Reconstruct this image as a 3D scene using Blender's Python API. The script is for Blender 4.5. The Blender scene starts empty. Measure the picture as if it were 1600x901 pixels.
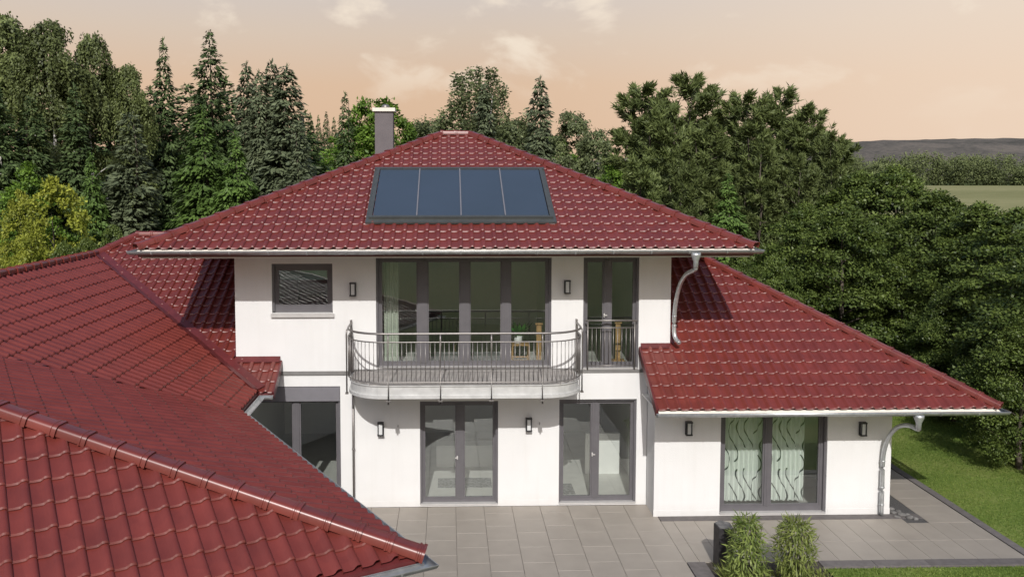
import bpy, bmesh, math, random
import numpy as np
from mathutils import Vector, Matrix

R = math.radians
scene = bpy.context.scene
COL = scene.collection

# ------------------------------------------------------------------ camera
cam_d = bpy.data.cameras.new('camera')
cam = bpy.data.objects.new('camera', cam_d)
COL.objects.link(cam)
cam.location = (0, 0, 7.1)
cam.rotation_euler = (R(90 - 4.0), 0, R(-1.56))
cam_d.sensor_fit = 'HORIZONTAL'
cam_d.sensor_width = 36.0
cam_d.lens = 36.0 * 1400 / 1600
cam_d.shift_x = 0.0386
cam_d.shift_y = -0.0466
cam_d.clip_start = 0.1
cam_d.clip_end = 9000
scene.camera = cam

# ------------------------------------------------------------------ sun, sky, exposure
SUN_EL = 36.2
SUN_TRAVEL = Vector((0.075, 1.0, 0)).normalized()
sun_d = bpy.data.lights.new('sun', 'SUN')
sun_d.energy = 3.65
sun_d.angle = R(0.53)
sun_d.color = (1.0, 0.97, 0.93)
sun = bpy.data.objects.new('sun', sun_d)
COL.objects.link(sun)
sd = Vector((SUN_TRAVEL.x * math.cos(R(SUN_EL)), SUN_TRAVEL.y * math.cos(R(SUN_EL)), -math.sin(R(SUN_EL))))
sun.rotation_euler = sd.to_track_quat('-Z', 'Y').to_euler()
sun.location = (0, -30, 40)

world = bpy.data.worlds.new('World')
scene.world = world
world.use_nodes = True


def build_world():
    nt = world.node_tree
    nt.nodes.clear()
    N = nt.nodes.new
    L = nt.links.new
    out = N('ShaderNodeOutputWorld')
    bg = N('ShaderNodeBackground')
    L(bg.outputs[0], out.inputs[0])
    tc = N('ShaderNodeTexCoord')
    sep = N('ShaderNodeSeparateXYZ')
    L(tc.outputs['Generated'], sep.inputs[0])
    sky = N('ShaderNodeTexSky')
    sky.sky_type = 'NISHITA'
    sky.sun_disc = False
    sky.sun_elevation = R(SUN_EL)
    sky.sun_rotation = math.atan2(-SUN_TRAVEL.x, -SUN_TRAVEL.y)
    sky.air_density = 1.0
    sky.dust_density = 2.0
    scl = N('ShaderNodeVectorMath')
    scl.operation = 'SCALE'
    L(sky.outputs[0], scl.inputs[0])
    scl.inputs['Scale'].default_value = 0.14
    # warm evening haze low in the sky
    ramp = N('ShaderNodeValToRGB')
    els = ramp.color_ramp.elements
    els[0].position = 0.0
    els[0].color = (0.71, 0.475, 0.315, 1)
    els[1].position = 0.30
    els[1].color = (0.42, 0.50, 0.64, 1)
    for p, c in ((0.045, (0.72, 0.492, 0.332, 1)), (0.10, (0.725, 0.515, 0.36, 1)), (0.155, (0.69, 0.565, 0.46, 1)), (0.195, (0.65, 0.575, 0.525, 1)), (0.24, (0.52, 0.54, 0.60, 1))):
        e = els.new(p)
        e.color = c
    L(sep.outputs['Z'], ramp.inputs[0])
    # a little brighter towards the right
    mr = N('ShaderNodeMapRange')
    mr.interpolation_type = 'SMOOTHSTEP'
    L(sep.outputs['X'], mr.inputs['Value'])
    mr.inputs['From Min'].default_value = 0.0
    mr.inputs['From Max'].default_value = 0.62
    mr.inputs['To Min'].default_value = 0.0
    mr.inputs['To Max'].default_value = 0.55
    br = N('ShaderNodeMix')
    br.data_type = 'RGBA'
    L(mr.outputs[0], br.inputs['Factor'])
    L(ramp.outputs[0], br.inputs['A'])
    br.inputs['B'].default_value = (0.95, 0.79, 0.65, 1)
    # clouds
    mp = N('ShaderNodeMapping')
    L(tc.outputs['Generated'], mp.inputs[0])
    mp.inputs['Scale'].default_value = (6.2, 6.2, 11.5)
    mp.inputs['Location'].default_value = (7.7, 3.1, 0.1)
    nz = N('ShaderNodeTexNoise')
    nz.inputs['Scale'].default_value = 1.35
    nz.inputs['Detail'].default_value = 9
    nz.inputs['Roughness'].default_value = 0.52
    nz.inputs['Distortion'].default_value = 0.25
    L(mp.outputs[0], nz.inputs['Vector'])
    cr = N('ShaderNodeMapRange')
    cr.interpolation_type = 'SMOOTHSTEP'
    L(nz.outputs['Fac'], cr.inputs['Value'])
    cr.inputs['From Min'].default_value = 0.55
    cr.inputs['From Max'].default_value = 0.69
    hm = N('ShaderNodeMapRange')
    hm.interpolation_type = 'SMOOTHSTEP'
    L(sep.outputs['Z'], hm.inputs['Value'])
    hm.inputs['From Min'].default_value = 0.06
    hm.inputs['From Max'].default_value = 0.15
    hm.inputs['To Min'].default_value = 0.10
    hm.inputs['To Max'].default_value = 0.8
    mu = N('ShaderNodeMath')
    mu.operation = 'MULTIPLY'
    L(cr.outputs[0], mu.inputs[0])
    L(hm.outputs[0], mu.inputs[1])
    mc = N('ShaderNodeMix')
    mc.data_type = 'RGBA'
    L(mu.outputs[0], mc.inputs['Factor'])
    L(br.outputs['Result'], mc.inputs['A'])
    mc.inputs['B'].default_value = (0.92, 0.80, 0.66, 1)
    # haze below, clear sky above
    el = N('ShaderNodeMapRange')
    el.interpolation_type = 'SMOOTHSTEP'
    L(sep.outputs['Z'], el.inputs['Value'])
    el.inputs['From Min'].default_value = 0.20
    el.inputs['From Max'].default_value = 0.50
    mx = N('ShaderNodeMix')
    mx.data_type = 'RGBA'
    L(el.outputs[0], mx.inputs['Factor'])
    L(mc.outputs['Result'], mx.inputs['A'])
    L(scl.outputs[0], mx.inputs['B'])
    L(mx.outputs['Result'], bg.inputs['Color'])
    bg.inputs['Strength'].default_value = 1.0


build_world()
scene.render.engine = 'CYCLES'
scene.cycles.use_denoising = True
scene.cycles.max_bounces = 10
scene.cycles.diffuse_bounces = 4
scene.cycles.transparent_max_bounces = 16
scene.cycles.sample_clamp_indirect = 6.0
scene.view_settings.view_transform = 'Standard'
scene.view_settings.look = 'None'
scene.view_settings.gamma = 1.0
scene.view_settings.use_curve_mapping = False
scene.view_settings.exposure = 0.0

# ------------------------------------------------------------------ helpers


def srgb(r, g, b):
    f = lambda c: (c / 255 / 12.92) if c <= 10 else ((c / 255 + 0.055) / 1.055) ** 2.4
    return (f(r), f(g), f(b), 1)


def nmat(name):
    m = bpy.data.materials.new(name)
    m.use_nodes = True
    nt = m.node_tree
    b = nt.nodes['Principled BSDF']
    return m, nt, b


def mat(name, col, rough=0.6, metal=0.0, spec=0.5, var=0.12, scale=6.0, bump=0.0, bscale=60.0, detail=4, col2=None, coat=0.0, piece=0.0):
    """plain procedural surface: noise-varied colour and fine relief"""
    m, nt, b = nmat(name)
    N = nt.nodes.new
    L = nt.links.new
    g = N('ShaderNodeNewGeometry')
    nz = N('ShaderNodeTexNoise')
    nz.inputs['Scale'].default_value = scale
    nz.inputs['Detail'].default_value = detail
    L(g.outputs['Position'], nz.inputs['Vector'])
    rp = N('ShaderNodeValToRGB')
    c = col[:3]
    c2 = col2[:3] if col2 else tuple(min(1, x * (1 + var)) for x in c)
    c1 = c if col2 else tuple(x * (1 - var) for x in c)
    rp.color_ramp.elements[0].position = 0.32
    rp.color_ramp.elements[0].color = (*c1, 1)
    rp.color_ramp.elements[1].position = 0.68
    rp.color_ramp.elements[1].color = (*c2, 1)
    L(nz.outputs['Fac'], rp.inputs[0])
    L(rp.outputs[0], b.inputs['Base Color'])
    if piece:
        oi = N('ShaderNodeObjectInfo')
        hv = N('ShaderNodeHueSaturation')
        mr = N('ShaderNodeMapRange')
        L(oi.outputs['Random'], mr.inputs['Value'])
        mr.inputs['To Min'].default_value = 1 - piece
        mr.inputs['To Max'].default_value = 1 + piece
        L(mr.outputs[0], hv.inputs['Value'])
        L(rp.outputs[0], hv.inputs['Color'])
        L(hv.outputs[0], b.inputs['Base Color'])
    b.inputs['Roughness'].default_value = rough
    b.inputs['Metallic'].default_value = metal
    b.inputs['Specular IOR Level'].default_value = spec
    b.inputs['Coat Weight'].default_value = coat
    if bump:
        n2 = N('ShaderNodeTexNoise')
        n2.inputs['Scale'].default_value = bscale
        n2.inputs['Detail'].default_value = 3
        L(g.outputs['Position'], n2.inputs['Vector'])
        bp = N('ShaderNodeBump')
        bp.inputs['Strength'].default_value = bump
        bp.inputs['Distance'].default_value = 0.01
        L(n2.outputs['Fac'], bp.inputs['Height'])
        L(bp.outputs[0], b.inputs['Normal'])
    return m


def glass_mat(name, tint=(0.92, 0.955, 0.935)):
    m, nt, b = nmat(name)
    nt.nodes.remove(b)
    N = nt.nodes.new
    L = nt.links.new
    out = nt.nodes['Material Output']
    tr = N('ShaderNodeBsdfTransparent')
    tr.inputs[0].default_value = (*tint, 1)
    gl = N('ShaderNodeBsdfGlossy')
    gl.inputs['Roughness'].default_value = 0.0
    gl.inputs['Color'].default_value = (0.95, 1.0, 0.98, 1)
    # gentle waviness of real panes
    g = N('ShaderNodeNewGeometry')
    nz = N('ShaderNodeTexNoise')
    nz.inputs['Scale'].default_value = 1.3
    nz.inputs['Detail'].default_value = 1
    L(g.outputs['Position'], nz.inputs['Vector'])
    bp = N('ShaderNodeBump')
    bp.inputs['Strength'].default_value = 0.05
    bp.inputs['Distance'].default_value = 0.05
    L(nz.outputs['Fac'], bp.inputs['Height'])
    L(bp.outputs[0], gl.inputs['Normal'])
    fr = N('ShaderNodeFresnel')
    fr.inputs['IOR'].default_value = 1.6
    ml = N('ShaderNodeMath')
    ml.operation = 'MULTIPLY_ADD'
    ml.use_clamp = True
    L(fr.outputs[0], ml.inputs[0])
    ml.inputs[1].default_value = 1.2
    ml.inputs[2].default_value = 0.11
    mx = N('ShaderNodeMixShader')
    L(ml.outputs[0], mx.inputs[0])
    L(tr.outputs[0], mx.inputs[1])
    L(gl.outputs[0], mx.inputs[2])
    L(mx.outputs[0], out.inputs['Surface'])
    return m


def leaf_mat(name, dark, light, rough=0.55, trans=0.25):
    """foliage: colour runs from dark to light by the leaf's own tint"""
    m, nt, b = nmat(name)
    N = nt.nodes.new
    L = nt.links.new
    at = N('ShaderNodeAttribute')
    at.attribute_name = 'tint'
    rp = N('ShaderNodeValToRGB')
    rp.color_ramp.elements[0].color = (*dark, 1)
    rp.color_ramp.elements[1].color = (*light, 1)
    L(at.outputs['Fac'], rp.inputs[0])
    oi = N('ShaderNodeObjectInfo')
    hs = N('ShaderNodeHueSaturation')
    mr = N('ShaderNodeMapRange')
    L(oi.outputs['Random'], mr.inputs['Value'])
    mr.inputs['To Min'].default_value = 0.82
    mr.inputs['To Max'].default_value = 1.18
    L(mr.outputs[0], hs.inputs['Value'])
    L(rp.outputs[0], hs.inputs['Color'])
    L(hs.outputs[0], b.inputs['Base Color'])
    b.inputs['Roughness'].default_value = rough
    b.inputs['Specular IOR Level'].default_value = 0.3
    tl = N('ShaderNodeBsdfTranslucent')
    L(hs.outputs[0], tl.inputs['Color'])
    mx = N('ShaderNodeMixShader')
    mx.inputs[0].default_value = trans
    L(b.outputs[0], mx.inputs[1])
    L(tl.outputs[0], mx.inputs[2])
    L(mx.outputs[0], nt.nodes['Material Output'].inputs['Surface'])
    return m


class MB:
    def __init__(s):
        s.v = []
        s.f = []
        s.sm = []

    def face(s, pts, smooth=False):
        i = len(s.v)
        s.v.extend([tuple(p) for p in pts])
        s.f.append(tuple(range(i, i + len(pts))))
        s.sm.append(smooth)

    def box(s, x0, x1, y0, y1, z0, z1):
        i = len(s.v)
        s.v += [(x0, y0, z0), (x1, y0, z0), (x1, y1, z0), (x0, y1, z0), (x0, y0, z1), (x1, y0, z1), (x1, y1, z1), (x0, y1, z1)]
        for q in ((0, 3, 2, 1), (4, 5, 6, 7), (0, 1, 5, 4), (1, 2, 6, 5), (2, 3, 7, 6), (3, 0, 4, 7)):
            s.f.append(tuple(i + k for k in q))
            s.sm.append(False)

    def prism(s, poly, z0, z1):
        """plan polygon extruded; z0/z1 may be lists"""
        n = len(poly)
        a = z0 if isinstance(z0, (list, tuple)) else [z0] * n
        b = z1 if isinstance(z1, (list, tuple)) else [z1] * n
        i = len(s.v)
        s.v += [(p[0], p[1], a[k]) for k, p in enumerate(poly)] + [(p[0], p[1], b[k]) for k, p in enumerate(poly)]
        s.f.append(tuple(i + k for k in reversed(range(n))))
        s.sm.append(False)
        s.f.append(tuple(i + n + k for k in range(n)))
        s.sm.append(False)
        for k in range(n):
            j = (k + 1) % n
            s.f.append((i + k, i + j, i + n + j, i + n + k))
            s.sm.append(False)

    def sweep(s, path, profile, closed=True, caps=True, up=(0, 0, 1), smooth=True, scales=None):
        """profile points (side, up) swept along path"""
        P = [Vector(p) for p in path]
        upv = Vector(up)
        rings = []
        for k, p in enumerate(P):
            if k == 0:
                t = P[1] - P[0]
            elif k == len(P) - 1:
                t = P[-1] - P[-2]
            else:
                t = (P[k + 1] - p).normalized() + (p - P[k - 1]).normalized()
            t.normalize()
            side = t.cross(upv)
            if side.length < 1e-3:
                side = t.cross(Vector((0, 1, 0.01)))
            side.normalize()
            u = side.cross(t)
            mit = 1.0
            if 0 < k < len(P) - 1:
                c = (P[k + 1] - p).normalized().dot((p - P[k - 1]).normalized())
                mit = 1 / max(0.5, math.sqrt((1 + c) / 2))
            sc = scales[k] if scales else 1.0
            i = len(s.v)
            for a, b in profile:
                q = p + side * a * mit * sc + u * b * sc
                s.v.append(tuple(q))
            rings.append(i)
        n = len(profile)
        m = n if closed else n - 1
        for k in range(len(P) - 1):
            for j in range(m):
                j2 = (j + 1) % n
                s.f.append((rings[k] + j, rings[k] + j2, rings[k + 1] + j2, rings[k + 1] + j))
                s.sm.append(smooth)
        if closed and caps:
            s.f.append(tuple(rings[0] + j for j in range(n)))
            s.sm.append(False)
            s.f.append(tuple(rings[-1] + j for j in reversed(range(n))))
            s.sm.append(False)

    def tube(s, path, r, n=10, scales=None):
        prof = [(r * math.cos(2 * math.pi * k / n), r * math.sin(2 * math.pi * k / n)) for k in range(n)]
        s.sweep(path, prof, scales=scales)

    def mesh(s, name, m, fix=True):
        me = bpy.data.meshes.new(name)
        me.from_pydata(s.v, [], s.f)
        me.polygons.foreach_set('use_smooth', s.sm)
        if fix:
            bm = bmesh.new()
            bm.from_mesh(me)
            bmesh.ops.recalc_face_normals(bm, faces=bm.faces)
            bm.to_mesh(me)
            bm.free()
        if m:
            me.materials.append(m)
        me.update()
        return me

    def build(s, name, m, parent=None, fix=True, loc=None):
        o = bpy.data.objects.new(name, s.mesh(name, m, fix))
        COL.objects.link(o)
        if parent:
            o.parent = parent
        if loc:
            o.location = loc
        return o


def link(name, me, parent=None, mw=None):
    o = bpy.data.objects.new(name, me)
    COL.objects.link(o)
    if mw is not None:
        o.matrix_world = mw
    if parent:
        o.parent = parent
    return o


def empty(name, loc=(0, 0, 0), rz=0):
    o = bpy.data.objects.new(name, None)
    o.empty_display_size = 0.2
    COL.objects.link(o)
    o.location = loc
    o.rotation_euler = (0, 0, rz)
    return o


def tag(o, label=None, cat=None, group=None, kind=None):
    if label:
        o['label'] = label
    if cat:
        o['category'] = cat
    if group:
        o['group'] = group
    if kind:
        o['kind'] = kind
    return o


def box_obj(name, m, parent, *b):
    mb = MB()
    mb.box(*b)
    return mb.build(name, m, parent)


# ------------------------------------------------------------------ materials
M = {}
M['render'] = mat('white_render', (0.675, 0.673, 0.668), 0.9, spec=0.15, var=0.025, scale=1.2, bump=0.4, bscale=75)


def weather(m):
    nt = m.node_tree
    N = nt.nodes.new
    L = nt.links.new
    b = nt.nodes['Principled BSDF']
    src = b.inputs['Base Color'].links[0].from_socket
    g = N('ShaderNodeNewGeometry')
    mp = N('ShaderNodeMapping')
    mp.inputs['Scale'].default_value = (7, 7, 0.45)
    L(g.outputs['Position'], mp.inputs[0])
    nz = N('ShaderNodeTexNoise')
    nz.inputs['Scale'].default_value = 1.0
    nz.inputs['Detail'].default_value = 5
    L(mp.outputs[0], nz.inputs['Vector'])
    r1 = N('ShaderNodeMapRange')
    L(nz.outputs['Fac'], r1.inputs['Value'])
    r1.inputs['From Min'].default_value = 0.5
    r1.inputs['From Max'].default_value = 0.8
    r1.inputs['To Max'].default_value = 0.11
    n2_ = N('ShaderNodeTexNoise')
    n2_.inputs['Scale'].default_value = 5.0
    n2_.inputs['Detail'].default_value = 6
    L(g.outputs['Position'], n2_.inputs['Vector'])
    sp = N('ShaderNodeSeparateXYZ')
    L(g.outputs['Position'], sp.inputs[0])
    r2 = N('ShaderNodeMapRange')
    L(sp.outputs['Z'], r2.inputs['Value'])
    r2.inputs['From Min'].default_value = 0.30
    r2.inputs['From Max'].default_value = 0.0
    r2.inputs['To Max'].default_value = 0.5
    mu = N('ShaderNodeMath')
    mu.operation = 'MULTIPLY'
    L(r2.outputs[0], mu.inputs[0])
    L(n2_.outputs['Fac'], mu.inputs[1])
    ad = N('ShaderNodeMath')
    ad.operation = 'ADD'
    L(r1.outputs[0], ad.inputs[0])
    L(mu.outputs[0], ad.inputs[1])
    mx = N('ShaderNodeMix')
    mx.data_type = 'RGBA'
    L(ad.outputs[0], mx.inputs['Factor'])
    L(src, mx.inputs['A'])
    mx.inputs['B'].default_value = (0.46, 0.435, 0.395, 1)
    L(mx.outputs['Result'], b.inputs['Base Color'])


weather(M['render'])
M['inner'] = mat('inner_plaster', (0.84, 0.84, 0.82), 0.9, spec=0.1, var=0.02)
M['soffit'] = mat('soffit_white', (0.75, 0.74, 0.72), 0.8, var=0.03)
M['anth'] = mat('anthracite_frame', (0.105, 0.10, 0.108), 0.45, var=0.06)
M['shutter'] = mat('shutter_box', (0.16, 0.155, 0.17), 0.5, var=0.04)
M['band'] = mat('grey_band', (0.17, 0.165, 0.16), 0.6, var=0.1)
M['sillm'] = mat('aluminium_sill', (0.52, 0.51, 0.50), 0.4, metal=0.3, var=0.05)
M['steel'] = mat('stainless_steel', (0.24, 0.225, 0.215), 0.42, metal=0.7, var=0.08, scale=20)
M['zinc'] = mat('zinc', (0.46, 0.475, 0.48), 0.38, metal=0.65, var=0.15, scale=9)
M['deck'] = mat('balcony_deck', (0.32, 0.30, 0.285), 0.7, var=0.15, scale=4, bump=0.2)
M['rim'] = mat('balcony_rim', (0.55, 0.55, 0.54), 0.5, metal=0.3, var=0.1)
M['chim'] = mat('chimney_cladding', (0.115, 0.10, 0.105), 0.65, var=0.1, scale=3, bump=0.15)
M['cap'] = mat('chimney_cap', (0.70, 0.66, 0.58), 0.6, var=0.06)
M['glass'] = glass_mat('window_glass')
M['lampblack'] = mat('lamp_black', (0.03, 0.03, 0.033), 0.45, var=0.1)
M['lampglass'] = mat('lamp_opal', (0.62, 0.63, 0.63), 0.25, var=0.03)
M['wood'] = mat('light_wood', (0.42, 0.25, 0.11), 0.5, var=0.2, scale=14)
M['pot'] = mat('white_pot', (0.7, 0.7, 0.7), 0.3, var=0.03)
M['floor_in'] = mat('inner_floor', (0.62, 0.61, 0.58), 0.45, var=0.06, scale=3)
M['darkfab'] = mat('dark_fabric', (0.03, 0.03, 0.033), 0.9, var=0.2)
M['curtgreen'] = mat('pale_green_curtain', (0.52, 0.56, 0.48), 0.9, var=0.05)
M['blind'] = mat('teal_blind', (0.33, 0.45, 0.46), 0.8, var=0.04)
M['rug'] = mat('grey_rug', (0.20, 0.20, 0.20), 0.95, var=0.5, scale=18)
M['slab'] = mat('porcelain_slab', (0.290, 0.258, 0.222), 0.5, spec=0.45, var=0.06, scale=2.2, bump=0.08, bscale=140, detail=8, piece=0.02)
M['joint'] = mat('slab_joint', (0.19, 0.175, 0.16), 0.95, var=0.2, scale=20)
M['kerb'] = mat('dark_kerb', (0.125, 0.112, 0.108), 0.8, piece=0.1, var=0.15, scale=8, bump=0.2)
M['gravel'] = mat('dark_gravel', (0.07, 0.067, 0.066), 0.95, var=0.6, scale=60, bump=0.9, bscale=60)
M['stone'] = mat('grey_stone', (0.13, 0.125, 0.12), 0.8, var=0.35, scale=9, bump=0.4, bscale=30)
M['soil'] = mat('bed_soil', (0.055, 0.045, 0.036), 0.95, var=0.5, scale=25, bump=0.8, bscale=40)
M['basalt'] = mat('basalt', (0.028, 0.026, 0.028), 0.5, var=0.4, scale=12, bump=0.3, bscale=30)
M['bark'] = mat('bark', (0.085, 0.068, 0.053), 0.9, var=0.4, scale=8, bump=0.6, bscale=22)
M['birchbark'] = mat('birch_bark', (0.50, 0.48, 0.45), 0.85, var=0.4, scale=5, bump=0.3)
M['concrete'] = mat('concrete_post', (0.45, 0.44, 0.42), 0.9, var=0.1)


def tile_mat(name='red_glazed_tile', r0=0.38, r1=0.50, spec=0.6):
    m, nt, b = nmat(name)
    N = nt.nodes.new
    L = nt.links.new
    g = N('ShaderNodeNewGeometry')
    nz = N('ShaderNodeTexNoise')
    nz.inputs['Scale'].default_value = 3.1
    nz.inputs['Detail'].default_value = 3
    L(g.outputs['Position'], nz.inputs['Vector'])
    n2 = N('ShaderNodeTexNoise')
    n2.inputs['Scale'].default_value = 38
    n2.inputs['Detail'].default_value = 4
    L(g.outputs['Position'], n2.inputs['Vector'])
    ad = N('ShaderNodeMath')
    ad.operation = 'MULTIPLY_ADD'
    L(n2.outputs['Fac'], ad.inputs[0])
    ad.inputs[1].default_value = 0.14
    vo = N('ShaderNodeTexVoronoi')
    vo.inputs['Scale'].default_value = 3.4
    L(g.outputs['Position'], vo.inputs['Vector'])
    sx = N('ShaderNodeSeparateColor')
    L(vo.outputs['Color'], sx.inputs[0])
    av = N('ShaderNodeMath')
    av.operation = 'MULTIPLY_ADD'
    L(sx.outputs[0], av.inputs[0])
    av.inputs[1].default_value = 0.22
    L(nz.outputs['Fac'], av.inputs[2])
    L(av.outputs[0], ad.inputs[2])
    rp = N('ShaderNodeValToRGB')
    rp.color_ramp.elements[0].position = 0.45
    rp.color_ramp.elements[0].color = (0.126, 0.0220, 0.0165, 1)
    rp.color_ramp.elements[1].position = 0.95
    rp.color_ramp.elements[1].color = (0.170, 0.0310, 0.0230, 1)
    L(ad.outputs[0], rp.inputs[0])
    oi = N('ShaderNodeObjectInfo')
    hv = N('ShaderNodeHueSaturation')
    mr = N('ShaderNodeMapRange')
    L(oi.outputs['Random'], mr.inputs['Value'])
    mr.inputs['To Min'].default_value = 0.90
    mr.inputs['To Max'].default_value = 1.08
    L(mr.outputs[0], hv.inputs['Value'])
    L(rp.outputs[0], hv.inputs['Color'])
    L(hv.outputs[0], b.inputs['Base Color'])
    rr = N('ShaderNodeMapRange')
    L(n2.outputs['Fac'], rr.inputs['Value'])
    rr.inputs['To Min'].default_value = r0
    rr.inputs['To Max'].default_value = r1
    L(rr.outputs[0], b.inputs['Roughness'])
    b.inputs['Specular IOR Level'].default_value = spec
    return m


M['tile'] = tile_mat()
M['ridge'] = tile_mat('red_ridge_glaze', 0.32, 0.40, 0.7)
M['redmetal'] = mat('red_flashing', (0.105, 0.020, 0.021), 0.4, var=0.15, scale=4)


def solar_mat():
    m, nt, b = nmat('solar_absorber')
    N = nt.nodes.new
    L = nt.links.new
    g = N('ShaderNodeNewGeometry')
    nz = N('ShaderNodeTexNoise')
    nz.inputs['Scale'].default_value = 0.8
    L(g.outputs['Position'], nz.inputs['Vector'])
    rp = N('ShaderNodeValToRGB')
    rp.color_ramp.elements[0].color = (0.038, 0.054, 0.074, 1)
    rp.color_ramp.elements[1].color = (0.046, 0.063, 0.092, 1)
    L(nz.outputs['Fac'], rp.inputs[0])
    L(rp.outputs[0], b.inputs['Base Color'])
    b.inputs['Roughness'].default_value = 0.16
    b.inputs['Specular IOR Level'].default_value = 0.35
    return m


M['solar'] = solar_mat()
M['solarframe'] = mat('collector_frame', (0.075, 0.08, 0.078), 0.45, metal=0.3, var=0.1)


def curtain_mat():
    """white voile with printed dark wavy lines (object x, z)"""
    m, nt, b = nmat('printed_voile')
    N = nt.nodes.new
    L = nt.links.new
    tc = N('ShaderNodeTexCoord')
    sep = N('ShaderNodeSeparateXYZ')
    L(tc.outputs['Object'], sep.inputs[0])

    def mth(op, a, b_=None, c=None):
        n = N('ShaderNodeMath')
        n.operation = op
        for i, x in enumerate((a, b_, c)):
            if x is None:
                continue
            if isinstance(x, (int, float)):
                n.inputs[i].default_value = x
            else:
                L(x, n.inputs[i])
        return n.outputs[0]
    res = None
    for (w, ph, k, seed) in ((0.34, 0.0, 6.2, 1.3), (0.34, 0.5, 6.2, 4.1)):
        u = mth('ADD', mth('DIVIDE', sep.outputs['X'], w), ph)
        cell = mth('FLOOR', u)
        fr = mth('SUBTRACT', mth('FRACT', u), 0.5)
        phase = mth('MULTIPLY', mth('FRACT', mth('MULTIPLY', mth('SINE', mth('MULTIPLY', cell, 12.9 * seed)), 43.7)), 3.1)
        s = mth('SINE', mth('ADD', mth('MULTIPLY', sep.outputs['Z'], k), phase))
        d = mth('ABSOLUTE', mth('SUBTRACT', fr, mth('MULTIPLY', s, 0.30)))
        ln = mth('LESS_THAN', d, 0.035)
        gap = mth('GREATER_THAN', mth('SINE', mth('ADD', mth('MULTIPLY', sep.outputs['Z'], 4.3), mth('MULTIPLY', phase, 2.7))), -0.55)
        ln = mth('MULTIPLY', ln, gap)
        res = ln if res is None else mth('MAXIMUM', res, ln)
    mx = N('ShaderNodeMix')
    mx.data_type = 'RGBA'
    L(res, mx.inputs['Factor'])
    mx.inputs['A'].default_value = (0.70, 0.74, 0.70, 1)
    mx.inputs['B'].default_value = (0.045, 0.06, 0.055, 1)
    L(mx.outputs['Result'], b.inputs['Base Color'])
    b.inputs['Roughness'].default_value = 0.9
    return m


M['voile'] = curtain_mat()


def ground_mat(name, c1, c2, c3, s1=0.5, s2=9.0, bump=0.5):
    m, nt, b = nmat(name)
    N = nt.nodes.new
    L = nt.links.new
    g = N('ShaderNodeNewGeometry')
    a = N('ShaderNodeTexNoise')
    a.inputs['Scale'].default_value = s1
    a.inputs['Detail'].default_value = 6
    L(g.outputs['Position'], a.inputs['Vector'])
    c = N('ShaderNodeTexNoise')
    c.inputs['Scale'].default_value = s2
    c.inputs['Detail'].default_value = 6
    L(g.outputs['Position'], c.inputs['Vector'])
    ad = N('ShaderNodeMath')
    ad.operation = 'MULTIPLY_ADD'
    L(c.outputs['Fac'], ad.inputs[0])
    ad.inputs[1].default_value = 0.7
    L(a.outputs['Fac'], ad.inputs[2])
    rp = N('ShaderNodeValToRGB')
    e = rp.color_ramp.elements
    e[0].position = 0.60
    e[0].color = (*c1, 1)
    e[1].position = 1.1 if False else 1.0
    e[1].color = (*c3, 1)
    k = e.new(0.82)
    k.color = (*c2, 1)
    L(ad.outputs[0], rp.inputs[0])
    L(rp.outputs[0], b.inputs['Base Color'])
    b.inputs['Roughness'].default_value = 0.95
    b.inputs['Specular IOR Level'].default_value = 0.1
    if bump:
        bp = N('ShaderNodeBump')
        bp.inputs['Strength'].default_value = bump
        bp.inputs['Distance'].default_value = 0.05
        L(c.outputs['Fac'], bp.inputs['Height'])
        L(bp.outputs[0], b.inputs['Normal'])
    return m


M['ground'] = ground_mat('meadow', (0.040, 0.060, 0.018), (0.062, 0.090, 0.026), (0.10, 0.115, 0.04), 0.02, 0.6, 0)
M['lawn'] = ground_mat('lawn_turf', (0.080, 0.130, 0.024), (0.125, 0.180, 0.038), (0.185, 0.215, 0.062), 0.45, 14.0)
M['field'] = ground_mat('crop_field', (0.165, 0.168, 0.070), (0.21, 0.208, 0.095), (0.255, 0.243, 0.12), 0.004, 0.11, 0)
M['hill'] = ground_mat('hazy_hill_wood', (0.058, 0.056, 0.048), (0.098, 0.089, 0.078), (0.140, 0.122, 0.104), 0.006, 0.06, 0)  # wood colour muted and greyed to stand in for distance haze
M['grassblade'] = leaf_mat('grass_blade', (0.066, 0.115, 0.015), (0.247, 0.317, 0.071), 0.6, 0.3)
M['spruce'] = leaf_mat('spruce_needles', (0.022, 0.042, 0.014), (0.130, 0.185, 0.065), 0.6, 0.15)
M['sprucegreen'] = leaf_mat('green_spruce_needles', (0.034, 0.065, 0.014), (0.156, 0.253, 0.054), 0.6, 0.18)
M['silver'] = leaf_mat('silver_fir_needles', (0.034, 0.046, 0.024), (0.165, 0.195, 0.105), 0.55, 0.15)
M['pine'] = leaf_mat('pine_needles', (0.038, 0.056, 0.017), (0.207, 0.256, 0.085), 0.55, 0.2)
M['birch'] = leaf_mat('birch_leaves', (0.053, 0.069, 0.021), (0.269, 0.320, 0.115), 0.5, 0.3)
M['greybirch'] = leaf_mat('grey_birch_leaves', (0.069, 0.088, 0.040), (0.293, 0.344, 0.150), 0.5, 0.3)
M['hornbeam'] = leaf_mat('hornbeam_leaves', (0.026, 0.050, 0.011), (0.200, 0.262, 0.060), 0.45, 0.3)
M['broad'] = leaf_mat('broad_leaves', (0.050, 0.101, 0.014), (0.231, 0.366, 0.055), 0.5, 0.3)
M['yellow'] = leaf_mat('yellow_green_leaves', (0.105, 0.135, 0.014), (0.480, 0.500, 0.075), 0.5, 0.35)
M['bamboo'] = leaf_mat('bamboo_leaves', (0.072, 0.121, 0.024), (0.317, 0.380, 0.103), 0.5, 0.3)
M['bambooy'] = leaf_mat('olive_bamboo_leaves', (0.075, 0.110, 0.022), (0.300, 0.345, 0.095), 0.5, 0.3)
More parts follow.
